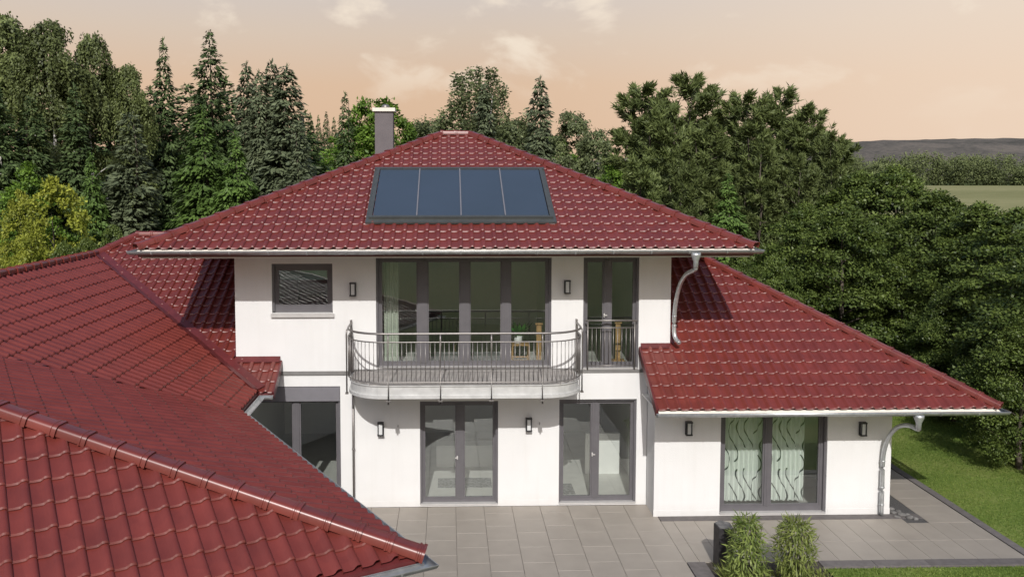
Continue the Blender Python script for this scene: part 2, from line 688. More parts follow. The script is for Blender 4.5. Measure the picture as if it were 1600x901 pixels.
M['houseplant'] = leaf_mat('houseplant_leaves', (0.023, 0.115, 0.017), (0.079, 0.317, 0.053), 0.35, 0.3)
M['farwood'] = leaf_mat('far_wood_leaves', (0.047, 0.062, 0.021), (0.213, 0.256, 0.095), 0.7, 0.1)


# ------------------------------------------------------------------ ground
gm = MB()
gm.face([(-4500, -600, -0.06), (4500, -600, -0.06), (4500, 6500, -0.06), (-4500, 6500, -0.06)])
tag(gm.build('ground', M['ground']), kind='structure')
fm = MB()
fm.face([(40, 150, -0.02), (700, 150, -0.02), (1500, 830, -0.02), (60, 830, -0.02)])
tag(fm.build('field', M['field']), kind='structure')
lm = MB()
lm.face([(11.05, 8, -0.02), (30, 8, -0.02), (30, 45, -0.02), (11.05, 45, -0.02)])
lm.face([(6.9, 5, -0.02), (11.05, 5, -0.02), (11.05, 15.75, -0.02), (6.9, 15.75, -0.02)])
lm.face([(-60, 28, -0.02), (11.05, 28, -0.02), (11.05, 90, -0.02), (-60, 90, -0.02)])
tag(lm.build('lawn', M['lawn']), kind='structure')


def hill():
    rng = random.Random(4)
    nx, ny = 260, 10
    xs = np.linspace(-2600, 4200, nx)
    v, f = [], []
    ph = [rng.uniform(0, 6.28) for _ in range(5)]
    for j in range(ny):
        y = 2500 + 110 * j
        for i, x in enumerate(xs):
            e = 118 + 16 * min(1.5, max(0, (x - 1100) / 500)) + 12 * math.sin(x / 900 + 0.5) + 9 * math.sin(x / 310 + ph[0]) + 4 * math.sin(x / 110 + ph[1])
            if x < 1600:
                e *= max(0.25, 1 - (1600 - x) / 2600)
            t = (j / (ny - 1))
            z = e * math.sin(min(1, t * 1.15) * math.pi / 2) * (3500 / 3500)
            z += rng.uniform(-2.0, 2.0) * (1 if j else 0)
            v.append((x, y, z - 1))
    for j in range(ny - 1):
        for i in range(nx - 1):
            a = j * nx + i
            f.append((a, a + 1, a + nx + 1, a + nx))
    mb = MB()
    mb.v, mb.f, mb.sm = v, f, [True] * len(f)
    tag(mb.build('hill', M['hill'], fix=False), kind='structure')


hill()

# patio: base sheet and single slabs
patio = MB()
patio.face([(-6, 9, -0.03), (4.4, 9, -0.03), (4.4, 19.1, -0.03), (-6, 19.1, -0.03)])
patio.face([(4.4, 16.0, -0.03), (10.86, 16.0, -0.03), (10.86, 34, -0.03), (4.4, 34, -0.03)])
patio = tag(patio.build('patio', M['joint']), kind='structure')
sb = MB()
c = 0.004
sb.prism([(-.5, -.5), (.5, -.5), (.5, .5), (-.5, .5)], -0.03, -0.003)
i0 = len(sb.v)
sb.v += [(-.497, -.497, 0), (.497, -.497, 0), (.497, .497, 0), (-.497, .497, 0)]
sb.f[1] = (i0, i0 + 1, i0 + 2, i0 + 3)
for k in range(4):
    j = (k + 1) % 4
    sb.f.append((4 + k, 4 + j, i0 + j, i0 + k))
    sb.sm.append(False)
slab_me = sb.mesh('slab', M['slab'])
rs = random.Random(2)


def slab(x0, x1, y0, y1):
    o = bpy.data.objects.new('slab', slab_me)
    COL.objects.link(o)
    g = 0.003
    o.location = ((x0 + x1) / 2, (y0 + y1) / 2, rs.uniform(-0.0012, 0.0012))
    o.scale = (x1 - x0 - 2 * g, y1 - y0 - 2 * g, 1)
    o.parent = patio


cols = [0.155 + 0.607 * k for k in range(-5, 7)] + [4.4]
for k in range(len(cols) - 1):
    y = 19.28 - (0.35 if k % 2 else 0.0)
    slab(cols[k], cols[k + 1], y, 19.0) if False else None
    yy = [18.98]
    while y > 18.9:
        y -= 0.705
    while y > 11.5:
        yy.append(y)
        y -= 0.705
    for a, b in zip(yy[:-1], yy[1:]):
        if b < 12.2:
            continue
        slab(cols[k], cols[k + 1], b, a)
c2 = [4.4] + [4.66 + 0.4375 * k for k in range(0, 13)] + [10.345, 10.85]
for k in range(len(c2) - 1):
    slab(c2[k], c2[k + 1], 16.93, 17.81 if c2[k] > 9.2 else 18.04)
    slab(c2[k], c2[k + 1], 16.04, 16.93) if c2[k] >= 4.4 else None
for k in range(22):
    slab(9.93, 10.85, 17.81 + 0.474 * k, 17.81 + 0.474 * (k + 1))

st = MB()
st.box(4.41, 9.93, 18.045, 18.31, -0.05, 0.004)
tag(st.build('edging_strip', M['kerb']), kind='structure')
gv = MB()
gv.face([(9.34, 17.815, -0.004), (9.925, 17.815, -0.004), (9.925, 28, -0.004), (9.34, 28, -0.004)])
gv = tag(gv.build('gravel_strip', M['gravel']), kind='structure')
kb = MB()
y = 15.7
kerb_root = MB()
kerb_root.box(10.86, 11.045, 15.76, 34, -0.2, -0.02)
kerb_root.box(6.85, 10.86, 15.76, 16.03, -0.2, -0.02)
kerb_root.box(4.41, 4.75, 9, 16.03, -0.2, -0.02)
kerb_root = tag(kerb_root.build('kerb', M['kerb']), kind='structure')
ks = MB()
ks.box(-.5, .5, -.5, .5, -0.02, 0.012)
ks_me = ks.mesh('kerb_stone', M['kerb'])


def kstone(x0, x1, y0, y1):
    o = link('kerb_stone', ks_me, kerb_root)
    o.location = ((x0 + x1) / 2, (y0 + y1) / 2, rs.uniform(-.001, .002))
    o.scale = (x1 - x0 - .006, y1 - y0 - .006, 1)


for k in range(18):
    kstone(10.862, 11.045, 15.76 + k, 16.76 + k)
for k in range(4):
    kstone(6.86 + k, 7.86 + k, 15.765, 16.03)
for k in range(7):
    kstone(4.412, 4.75, 15.03 - k, 16.03 - k)
bed = MB()
bed.face([(4.75, 9, -0.01), (6.86, 9, -0.01), (6.86, 16.03, -0.01), (4.75, 16.03, -0.01)])
tag(bed.build('planting_bed', M['soil']), kind='structure')

# ------------------------------------------------------------------ house
house = empty('house', (0, 19, 0))
tag(house, 'white rendered villa with red tiled hip roofs and curved balcony', 'house')


def hp(o):
    """parent to the house, keeping world coordinates"""
    o.parent = house
    o.matrix_parent_inverse = house.matrix_world.inverted() if False else Matrix.Translation((0, -19, 0))
    return o


def hbuild(mb, name, m, parent=None, fix=True):
    o = mb.build(name, m, None, fix)
    if parent is None:
        hp(o)
    else:
        o.parent = parent
    return o


def wall_openings(mb, x0, x1, z0, z1, Y, th, ops):
    """front wall (normal -Y) with rectangular openings and reveals"""
    xs = sorted({x0, x1, *[o[0] for o in ops], *[o[1] for o in ops]})
    zs = sorted({z0, z1, *[o[2] for o in ops], *[o[3] for o in ops]})
    for i in range(len(xs) - 1):
        for j in range(len(zs) - 1):
            cx, cz = (xs[i] + xs[i + 1]) / 2, (zs[j] + zs[j + 1]) / 2
            if any(o[0] < cx < o[1] and o[2] < cz < o[3] for o in ops):
                continue
            a, b, c_, d = xs[i], xs[i + 1], zs[j], zs[j + 1]
            mb.face([(a, Y, c_), (b, Y, c_), (b, Y, d), (a, Y, d)])
            mb.face([(b, Y + th, c_), (a, Y + th, c_), (a, Y + th, d), (b, Y + th, d)])
    for a, b, c_, d in ops:
        mb.face([(a, Y, c_), (a, Y, d), (a, Y + th, d), (a, Y + th, c_)])
        mb.face([(b, Y, c_), (b, Y + th, c_), (b, Y + th, d), (b, Y, d)])
        mb.face([(a, Y, d), (b, Y, d), (b, Y + th, d), (a, Y + th, d)])
        mb.face([(a, Y, c_), (a, Y + th, c_), (b, Y + th, c_), (b, Y, c_)])
    mb.face([(x0, Y, z0), (x0, Y + th, z0), (x0, Y + th, z1), (x0, Y, z1)])
    mb.face([(x1, Y, z0), (x1, Y, z1), (x1, Y + th, z1), (x1, Y + th, z0)])
    mb.face([(x0, Y, z1), (x0, Y + th, z1), (x1, Y + th, z1), (x1, Y, z1)])


OP_SMALL = (-3.742, -2.458, 4.235, 5.289)
OP_BIG = (-1.538, 2.21, 3.03, 5.43)
OP_FD = (2.895, 4.094, 2.99, 5.42)
OP_D1 = (-0.614, 1.071, 0.03, 2.315)
OP_D2 = (2.394, 4.075, 0.03, 2.335)
OP_LW = (-4.60, -2.319, 0.03, 2.655)
OP_SL = (5.705, 7.971, 0.03, 2.225)
YW = 19.0
YR = 18.3

w = MB()
wall_openings(w, -4.52, 4.78, 2.90, 5.52, YW, 0.34, [OP_SMALL, OP_BIG, OP_FD])
w.box(-4.52, -4.2, YW + .341, 27.6, 2.6, 5.52)
w.box(4.46, 4.78, YW + .341, 27.6, 2.4, 5.52)
w.box(-4.199, 4.459, 27.28, 27.6, 2.6, 5.52)
hbuild(w, 'upper_wall', M['render'], fix=False)
w = MB()
wall_openings(w, -4.76, 4.30, 0.0, 2.90, YW, 0.34, [OP_D1, OP_D2, OP_LW])
w.box(-4.9, -4.561, YW + .341, 27.6, 0, 2.6)
hbuild(w, 'ground_wall', M['render'], fix=False)
w = MB()
wall_openings(w, 4.31, 9.335, 0.0, 2.42, YR, 0.34, [OP_SL])
w.box(4.31, 4.62, YR + .341, 19.9, 0, 2.9)
w.box(9.0, 9.335, YR + .341, 27.6, 0, 2.42)
w.box(4.621, 8.999, 27.3, 27.6, 0, 2.42)
hbuild(w, 'garden_wing_wall', M['render'], fix=False)
# plinths, 6 mm proud
for a, b, Y in ((-2.3, -0.66, YW), (1.11, 2.35, YW), (4.1, 4.302, YW), (4.304, 5.66, YR), (8.01, 9.341, YR)):
    w = MB()
    w.box(a, b, Y - .006, Y + .05, 0.0, 0.13)
    hbuild(w, 'plinth', M['render'])
w = MB()
w.box(-3.70, -2.02, YW - .028, YW + .02, 2.905, 2.985)
w.box(-2.02, 2.80, YW - .022, YW + .02, 2.93, 3.02)
w.box(2.80, 4.14, YW - .028, YW + .02, 2.925, 2.985)
w.box(4.14, 4.46, YW - .022, YW + .02, 2.92, 3.0)
hbuild(w, 'storey_band', M['band'])

# rooms behind the glass
w = MB()
w.box(-4.19, 4.45, 19.36, 27.2, 2.66, 2.985)
hbuild(w, 'upper_floor', M['floor_in'])
w = MB()
w.box(-4.56, 8.99, 19.36, 27.2, -0.02, 0.02)
w.box(4.63, 8.99, 18.65, 19.355, -0.02, 0.02)
hbuild(w, 'ground_floor', M['floor_in'])
w = MB()
w.box(2.50, 2.60, 19.36, 25.0, 2.99, 5.5)       # upper partitions
w.box(-2.0, -1.9, 19.36, 25.0, 2.99, 5.5)
w.box(-4.19, 4.45, 25.0, 25.1, 2.99, 5.5)
w.box(-2.1, -2.0, 19.36, 24.6, 0.02, 2.655)      # ground partitions
w.box(1.68, 1.78, 19.36, 24.6, 0.02, 2.655)
w.box(4.30, 4.40, 19.92, 24.6, 0.02, 2.655)
w.box(-4.55, 8.99, 24.6, 24.7, 0.02, 2.655)
w.box(4.63, 8.99, 20.6, 20.7, 0.02, 2.42)
w.box(3.28, 4.1, 21.0, 21.1, 0.02, 1.0)
w.box(-0.3, 1.5, 21.6, 22.0, 0.02, 0.55)
hbuild(w, 'room_wall', M['inner'])
w = MB()
w.box(4.625, 8.99, 18.645, 24.6, 2.43, 2.46)
w.box(-4.56, -4.2, 19.36, 27.2, 2.66, 2.9)
hbuild(w, 'room_ceiling', M['inner'])


# ---- windows and doors
def window(name, op, Y, posts, fw=0.075, rec=0.11, sill=False, handle=None, bottom=0.10, top=0.09, shutter=0.0):
    x0, x1, z0, z1 = op
    ya, yb = Y + rec, Y + rec + 0.08
    g = 0.002
    f = MB()
    f.box(x0 + g, x0 + fw, ya, yb, z0 + g, z1 - g)
    f.box(x1 - fw, x1 - g, ya, yb, z0 + g, z1 - g)
    f.box(x0 + fw, x1 - fw, ya, yb, z1 - top, z1 - g)
    f.box(x0 + fw, x1 - fw, ya, yb, z0 + g, z0 + bottom)
    fr = hbuild(f, name, M['anth'])
    # shutter guide rails, nearer to the face
    s = MB()
    s.box(x0 + g, x0 + .045, ya - .06, ya - .002, z0 + .03, z1 - g)
    s.box(x1 - .045, x1 - g, ya - .06, ya - .002, z0 + .03, z1 - g)
    s.box(x0 + .046, x1 - .046, ya - .06, ya - .002, z1 - .05, z1 - g)
    hbuild(s, 'shutter_rail', M['anth'], fr)
    edges = [x0 + fw]
    zt = z1 - top
    for a, b in posts:
        p = MB()
        p.box(a, b, ya - .012, yb, z0 + bottom + .001, z1 - top - .001)
        p.box((a + b) / 2 - .012, (a + b) / 2 + .012, ya - .022, ya - .012, z0 + bottom + .001, z1 - top - .001)
        hbuild(p, 'sash_post', M['anth'], fr)
        edges += [a, b]
    edges.append(x1 - fw)
    for k in range(0, len(edges), 2):
        a, b = edges[k], edges[k + 1]
        r = 0.035
        sa = MB()
        sa.box(a, a + r, ya + .012, yb - .006, z0 + bottom, zt)
        sa.box(b - r, b, ya + .012, yb - .006, z0 + bottom, zt)
        sa.box(a + r, b - r, ya + .012, yb - .006, zt - r, zt)
        sa.box(a + r, b - r, ya + .012, yb - .006, z0 + bottom, z0 + bottom + r)
        hbuild(sa, 'sash', M['anth'], fr)
        pn = MB()
        pn.face([(a + r, ya + .04, z0 + bottom + r), (b - r, ya + .04, z0 + bottom + r), (b - r, ya + .04, zt - r), (a + r, ya + .04, zt - r)])
        hbuild(pn, 'pane', M['glass'], fr, fix=False)
    if sill:
        s = MB()
        s.box(x0 - .02, x1 + .03, Y - .05, ya, z0 - .045, z0 - .004)
        s.box(x0 - .02, x1 + .03, Y - .055, Y - .05, z0 - .085, z0 - .004)
        hbuild(s, 'sill', M['sillm'], fr)
    else:
        s = MB()
        s.box(x0 + .01, x1 - .01, Y - .02, ya, z0 + .003, z0 + .03)
        hbuild(s, 'threshold', M['sillm'], fr)
    if handle:
        s = MB()
        s.box(handle[0] - .015, handle[0] + .015, ya - .045, ya - .023, handle[1] - .04, handle[1] + .04)
        s.box(handle[0] - .012, handle[0] + .06 * handle[2], ya - .065, ya - .045, handle[1] - .01, handle[1] + .012) if handle[2] > 0 else s.box(handle[0] - .06, handle[0] + .012, ya - .065, ya - .045, handle[1] - .01, handle[1] + .012)
        hbuild(s, 'handle', M['sillm'], fr)
    return fr


wn = window('window', OP_SMALL, YW, [], fw=.09, sill=True, bottom=.13, top=.12)
wn['label'] = 'small square bathroom style window with teal blind and grey sill'
wn = window('balcony_door', OP_BIG, YW, [(-0.645, -0.454), (0.269, 0.446), (1.157, 1.322)], fw=.085)
wn['label'] = 'wide four part glazed door onto the balcony'
wn = window('french_door', OP_FD, YW, [(3.36, 3.50)], handle=(3.36, 4.15, 1))
wn['label'] = 'narrow two leaf glazed door behind the short railing'
wn = window('terrace_door', OP_D1, YW, [(0.182, 0.321)], handle=(0.19, 1.05, -1))
wn['label'] = 'two leaf glazed terrace door under the balcony'
wn = window('terrace_door', OP_D2, YW, [(3.126, 3.251)], handle=(3.13, 1.10, 1))
wn['label'] = 'two leaf glazed terrace door right of the balcony'
wn = window('terrace_door', OP_LW, YW, [(-3.34, -3.22)], top=.34)
wn['label'] = 'glazed terrace door with grey shutter box half hidden by the low roof'
sbx = MB()
sbx.box(-4.59, -2.33, YW + .012, YW + .10, 2.33, 2.64)
hbuild(sbx, 'shutter_box', M['shutter'], wn)
wn = window('sliding_door', OP_SL, YR, [(6.683, 6.805)], fw=.10, bottom=.14, top=.05)
wn['label'] = 'wide sliding terrace door with patterned curtain behind'
bl = MB()
bl.box(-3.60, -2.60, YW + .22, YW + .225, 4.92, 5.18)
hbuild(bl, 'blind', M['blind'])

# ---- roofs
tile_v = []
prof = [(0.0, 0.0), (0.050, -0.003), (0.110, 0.0), (0.130, 0.008), (0.150, 0.028), (0.168, 0.039), (0.196, 0.041), (0.216, 0.034), (0.229, 0.012)]
TW, TG, TL = 0.2265, 0.352, 0.385
LIFT = 0.034


def tile_template():
    v, f, sm = [], [], []
    n = len(prof)
    for (x, z) in prof:
        v.append((x, -0.012, z + LIFT - 0.014))
    for (x, z) in prof:
        v.append((x, 0.006, z + LIFT + 0.003))
    for (x, z) in prof:
        v.append((x, TL, z + 0.004))
    for k in range(n - 1):
        f.append((n + k, n + k + 1, 2 * n + k + 1, 2 * n + k))
        sm.append(True)
    b = len(v)
    for (x, z) in prof:
        v.append((x, 0.006, z + LIFT + 0.003))
    for k in range(n - 1):
        f.append((k, k + 1, b + k + 1, b + k))
        sm.append(True)
    b = len(v)
    for (x, z) in prof:
        v.append((x, -0.012, z + LIFT - 0.014))
    for (x, z) in prof:
        v.append((x, -0.002, z + LIFT - 0.034))
    for k in range(n - 1):
        f.append((b + n + k, b + n + k + 1, b + k + 1, b + k))
        sm.append(False)
    b2 = len(v)
    x, z = prof[-1]
    v += [(x, -0.012, z + LIFT), (x, TL, z + 0.004), (x, TL, -0.02), (x, -0.008, LIFT - 0.02)]
    f.append((b2, b2 + 3, b2 + 2, b2 + 1))
    sm.append(False)
    return np.array(v), f, sm


T_V, T_F, T_S = tile_template()
tile_mb = MB()
tile_mb.v = [tuple(p) for p in T_V]
tile_mb.f = list(T_F)
tile_mb.sm = list(T_S)
tile_me = tile_mb.mesh('roof_tile', M['tile'], fix=False)
TILES = []          # (score, matrix, clips, roof object)
RIDGES = []


def camproj(p):
    d = cam_rot @ (np.array(p) - cam_loc)
    if d[2] <= 0.1:
        return None
    return (738.2 + 1400 * d[0] / d[2], 375.9 - 1400 * d[1] / d[2])


_a, _p = R(1.56), R(4.0)
_fw = np.array([math.sin(_a) * math.cos(_p), math.cos(_a) * math.cos(_p), -math.sin(_p)])
_r = np.array([math.cos(_a), -math.sin(_a), 0])
cam_rot = np.array([_r, np.cross(_r, _fw), _fw])
cam_loc = np.array([0, 0, 7.1])


def half(a, b, inside):
    """half plane (point, normal) left of line a-b on the side of inside"""
    a = np.array(a[:2], float)
    d = np.array(b[:2], float) - a
    n = np.array([-d[1], d[0]])
    n /= np.linalg.norm(n)
    if (np.array(inside[:2]) - a) @ n < 0:
        n = -n
    return (a, n)


def roof_plane(name, O, w, t, ulen, vmax, clips, skip=None, poly=None, tiles=True, occl=None):
    """poly: plan polygon of the deck. returns deck object"""
    w = np.array(w, float)
    w /= np.linalg.norm(w)
    O = np.array(O, float)
    U = np.array([w[1], -w[0], 0])
    L = math.sqrt(1 + t * t)
    V = np.array([w[0], w[1], t]) / L
    Nn = np.cross(U, V)
    zf = lambda p: O[2] + t * ((p[0] - O[0]) * w[0] + (p[1] - O[1]) * w[1])
    mb = MB()
    mb.prism(poly, [zf(p) - 0.16 for p in poly], [zf(p) - 0.012 for p in poly])
    deck = hbuild(mb, name, M['redmetal'])
    if not tiles:
        return deck
    nr = int(math.ceil(vmax / TG))
    nc = int(math.ceil(ulen / TW))
    rr = random.Random(hash(name) % 1000 if False else len(name) * 7 + int(abs(O[0]) * 10))
    for r in range(nr):
        for c_ in range(nc):
            o = O + U * (c_ * TW) + V * (r * TG - 0.03) + Nn * 0.0
            cor = [o + U * a + V * b for a, b in ((0, 0), (TW, 0), (TW, TL), (0, TL))]
            ctr = o + U * TW / 2 + V * TG / 2
            used = []
            out = False
            for (pp, nn) in clips:
                ds = [(q[:2] - pp) @ nn for q in cor]
                if max(ds) <= 0.004:
                    out = True
                    break
                if min(ds) < -0.001:
                    used.append((pp, nn))
            if out:
                continue
            if skip and skip(ctr, c_ * TW + TW / 2, r * TG + TG / 2):
                continue
            mtx = np.eye(4)
            jz = rr.uniform(-0.0025, 0.0025)
            ja = rr.gauss(0, 0.0035)
            mtx[:3, 0] = U + V * ja
            mtx[:3, 1] = V - U * ja
            mtx[:3, 2] = Nn
            mtx[:3, 3] = o + Nn * jz
            # how large it shows
            view = ctr - cam_loc
            dist = np.linalg.norm(view)
            face = max(0.0, -(view / dist) @ Nn)
            px = camproj(ctr)
            sc_ = 0
            if px and -10 < px[0] < 1610 and -10 < px[1] < 911 and not (occl and occl(ctr)):
                sc_ = (face + 0.02) / dist ** 2
            if used:
                sc_ *= 0.55
            TILES.append((sc_, mtx, used, deck))
    return deck


def ridge_line(a, b, deck, width=0.115, raise_=0.035, start=0.0):
    """row of half-round cap tiles from the low end a up to b"""
    RIDGES.append((Vector(a), Vector(b), deck, width, raise_))


# upper hip roof
UF = (-6.05, 17.6, 5.72)
EL, ER, RL, RR_ = (-6.05, 17.6), (6.07, 17.6), (-0.15, 23.3), (0.56, 23.3)
BL, BR = (-6.05, 29.0), (6.07, 29.0)
TU = 0.436
ZRU = 5.72 + TU * 5.7
solar_skip = lambda p, u, v: (-1.60 < p[0] < 2.17 and 18.70 < p[1] < 21.0)
hip_l = half(EL, RL, (0, 18))
hip_r = half(ER, RR_, (0, 18))
up_front = roof_plane('upper_roof', UF, (0, 1), TU, 12.2, 6.25, [hip_l, hip_r, half(RL, RR_, (0, 18)), half(EL, BL, (0, 18)), half(ER, BR, (0, 18))],
                      skip=solar_skip, poly=[EL, ER, RR_, RL])
TLs = (ZRU - 5.72) / 5.9
TRs = (ZRU - 5.72) / 5.51
roof_plane('upper_roof', (-6.05, 29.0, 5.72), (1, 0), TLs, 11.45, 6.45, [half(EL, RL, (-6, 22)), half(BL, RL, (-6, 22)), half(EL, BL, (0, 22))], poly=[EL, RL, BL])
roof_plane('upper_roof', (6.07, 17.6, 5.72), (-1, 0), TRs, 11.45, 6.1, [half(ER, RR_, (6, 22)), half(BR, RR_, (6, 22)), half(ER, BR, (0, 22))], poly=[ER, BR, RR_])
roof_plane('upper_roof', (6.07, 29.0, 5.72), (0, -1), TU, 12.2, 6.25, [], poly=[BL, RL, RR_, BR], tiles=False)
zu = lambda p: (*p, 5.72) if p in (EL, ER, BL, BR) else (*p, ZRU)
ridge_line(zu(EL), zu(RL), up_front)
ridge_line(zu(ER), zu(RR_), up_front)
ridge_line(zu(BL), zu(RL), up_front)
ridge_line(zu(BR), zu(RR_), up_front)
ridge_line(zu(RL), zu(RR_), up_front)

# garden wing roof (beside the upper storey)
GW = (4.14, 17.3, 2.54)
TG_ = 0.55
GC = (10.95, 17.3)
GA = 1.0
GTOP = 5.55
gy = 17.3 + (GTOP - 2.54) / TG_
GH = (10.95 - GA * (gy - 17.3), gy)
gw_skip = lambda p, u, v: p[0] < 4.62 and p[1] > 19.12
gw = roof_plane('garden_wing_roof', GW, (0, 1), TG_, 6.9, 6.4, [half(GC, GH, (5, 18)), half((4.14, 17), (4.14, 20), (6, 18)), half((4, gy), (8, gy), (6, 18))],
                skip=gw_skip, poly=[(4.14, 17.3), GC, GH, (4.77, gy), (4.77, 18.985), (4.14, 18.985)])
gte = (GTOP - 2.54) / (10.95 - GH[0])
roof_plane('garden_wing_roof', (10.95, 17.3, 2.54), (-1, 0), gte, 12, 6.6, [half(GC, GH, (10, 20)), half((10.95, 17), (10.95, 30), (9, 20)), half((4, 28), (11, 28), (9, 20)), half((GH[0], 17), (GH[0], 30), (9, 20))],
           poly=[GC, (10.95, 28), (GH[0], 28), GH])
ridge_line((*GC, 2.54), (*GH, GTOP), gw)

# roof behind the small window (front slope of the side wing)
TF = 0.48
Q = (-3.86, 18.04)
RE = (-8.97, 23.01)
PK = (-8.19, 23.91)
zF = lambda y: 2.76 + TF * (y - 18.04)
fl_skip = lambda p, u, v: p[0] > -4.36 and p[1] > 19.12
fl = roof_plane('side_wing_roof', (-9.1, 18.04, 2.76), (0, 1), TF, 5.6, 6.7, [half(Q, RE, (-4, 20)), half(RE, PK, (-5, 20)), half((-3.58, 17), (-3.58, 20), (-5, 18)), half((-9, 23.9), (-3, 23.9), (-5, 20))],
                skip=fl_skip, poly=[Q, (-3.58, 18.04), (-3.58, 18.985), (-4.51, 18.985), (-4.51, 23.9), PK, RE])
ridge_line((*RE, zF(RE[1])), (*PK, zF(PK[1])), fl)
ridge_line((*PK, zF(PK[1])), (-4.6, 23.91, zF(23.91)), fl)

# east slope of the side wing
A = (-3.86, 16.5)
B = (-0.33, 10.02)
e2 = np.array([B[0] - A[0], B[1] - A[1]])
LAB = np.linalg.norm(e2)
e2 /= LAB
n2 = np.array([e2[1], -e2[0]])
n3 = -e2
T1, T2, T3 = 0.468, 0.38, 0.54
kv = (T2 * -n2[0] - T1) / (T2 * -n2[1])       # valley direction (-1, kv)
VT = T2 * 5.0 / T1
VE = (A[0] - VT, A[1] + kv * VT)
p1 = roof_plane('side_wing_roof', (-3.86, 10.5, 2.76), (-1, 0), T1, 13, 5.8, [half(Q, RE, (-6, 17)), half(A, VE, (-6, 18)), half((-8.97, 10), (-8.97, 25), (-6, 17)), half((-3.86, 10), (-3.86, 25), (-6, 17))],
                poly=[Q, RE, (-8.97, 12.8), VE, A])
z1r = 2.76 + T1 * 5.11
ridge_line((-8.97, 12.0, z1r), (-8.97, 23.05, z1r), p1)
roof_plane('side_wing_roof', (-14.1, 24, 2.76), (1, 0), T1, 10, 5, [], poly=[(-8.97, 24.0), (-14.1, 24.0), (-14.1, 12.0), (-8.97, 12.0)], tiles=False)
# valley lining between the two slopes
vm = MB()
q3, r3 = Vector((*Q, 2.76)), Vector((*RE, zF(RE[1])))
vm.sweep([q3 + Vector((0, 0, .075)), r3 + Vector((0, 0, .075))], [(-.15, .055), (0.0, 0.0), (.15, .055), (.15, .04), (0, -.02), (-.15, .04)], smooth=False)
hbuild(vm, 'valley_lining', M['redmetal'], p1)

# angled near wing
HT = np.array(B) + 5.0 * (n2 + (T2 / T3) * n3)
p2 = roof_plane('near_wing_roof', (*B, 2.76), n2, T2, 11.5, 5.4, [half(B, HT, A), half(A, VE, B), half(B, A, HT)], poly=[B, A, VE, tuple(HT)])
C3 = np.array(B) + n2 * 10
p3 = roof_plane('near_wing_roof', (*C3, 2.76), n3, T3, 10.0, 4.05, [half(B, HT, C3), half(B, C3, HT)], poly=[tuple(C3), B, tuple(HT), tuple(np.array(HT) + 0.02 * n2)])
HW = C3 + n3 * LAB
roof_plane('near_wing_roof', (*C3, 2.76), -n2, T2, 10, 5, [], poly=[tuple(C3), tuple(HT), VE, tuple(HW)], tiles=False)
ridge_line((*B, 2.76), (*HT, 2.76 + T2 * 5.0), p3, width=0.125, raise_=0.04)
ridge_line((*HT, 4.66), (*VE, 4.66), p3)

# tiles: the 300 that show largest are single pieces, the rest one mesh
TILES.sort(key=lambda x: -x[0])


def clipped(mtx, used):
    bm = bmesh.new()
    bm.from_mesh(tile_me)
    bm.transform(Matrix(mtx.tolist()))
    for pp, nn in used:
        bmesh.ops.bisect_plane(bm, geom=bm.verts[:] + bm.edges[:] + bm.faces[:], plane_co=(pp[0], pp[1], 0), plane_no=(-nn[0], -nn[1], 0), clear_outer=True)
    return bm


n_single = 0
rest_v, rest_f, rest_s = [], [], []
base = 0
for sc_, mtx, used, deck in TILES:
    if n_single < 300 and sc_ > 0:
        if used:
            bm = clipped(mtx, used)
            if len(bm.faces) < 3:
                bm.free()
                continue
            me = bpy.data.meshes.new('roof_tile')
            bm.transform(Matrix(mtx.tolist()).inverted())
            bm.to_mesh(me)
            bm.free()
            if not me.materials:
                me.materials.append(M['tile'])
        else:
            me = tile_me
        o = bpy.data.objects.new('roof_tile', me)
        COL.objects.link(o)
        o.parent = deck
        o.matrix_local = Matrix(mtx.tolist())
        n_single += 1
    elif used:
        bm = clipped(mtx, used)
        bm.verts.index_update()
        vv = [tuple(q.co) for q in bm.verts]
        for f in bm.faces:
            rest_f.append(tuple(base + q.index for q in f.verts))
            rest_s.append(f.smooth)
        rest_v += vv
        base += len(vv)
        bm.free()
    else:
        vv = T_V @ mtx[:3, :3].T + mtx[:3, 3]
        rest_v += [tuple(q) for q in vv]
        for f, s_ in zip(T_F, T_S):
            rest_f.append(tuple(base + q for q in f))
            rest_s.append(s_)
        base += len(vv)
mb = MB()
mb.v, mb.f, mb.sm = rest_v, rest_f, rest_s
rt = hbuild(mb, 'roof_tiles', M['tile'], fix=False)
rt['kind'] = 'stuff'


# cap tiles along ridges and hips
def ridge_mesh(wd):
    mb = MB()
    pr = []
    for x, z in ((1.0, -.25), (.95, .34), (.90, .47), (.80, .60), (.66, .67), (.50, .70), (-.50, .70), (-.66, .67), (-.80, .60), (-.90, .47), (-.95, .34), (-1.0, -.25)):
        pr.append((wd * x, wd * z))
    st = [(-.012, 1.17), (0.022, 1.17), (0.028, 1.06), (0.046, 1.06), (0.052, 1.13), (0.07, 1.13), (0.076, .99), (0.41, 0.95)]
    n = len(pr)
    for k in range(len(st) - 1):
        i = len(mb.v)
        for y, s_ in st[k:k + 2]:
            for x, z in pr:
                mb.v.append((x * s_, y, z * s_))
        for j in range(n - 1):
            mb.f.append((i + j, i + j + 1, i + n + j + 1, i + n + j))
            mb.sm.append(True)
    b = len(mb.v)
    for x, z in pr:
        mb.v.append((x * 1.17, -.012, z * 1.17))
    for x, z in pr:
        mb.v.append((x * 0.97, -.008, z * 0.94 - .004))
    for j in range(n - 1):
        mb.f.append((b + j, b + j + 1, b + n + j + 1, b + n + j))
        mb.sm.append(False)
    me = mb.mesh('ridge_tile', M['ridge'], fix=False)
    return me


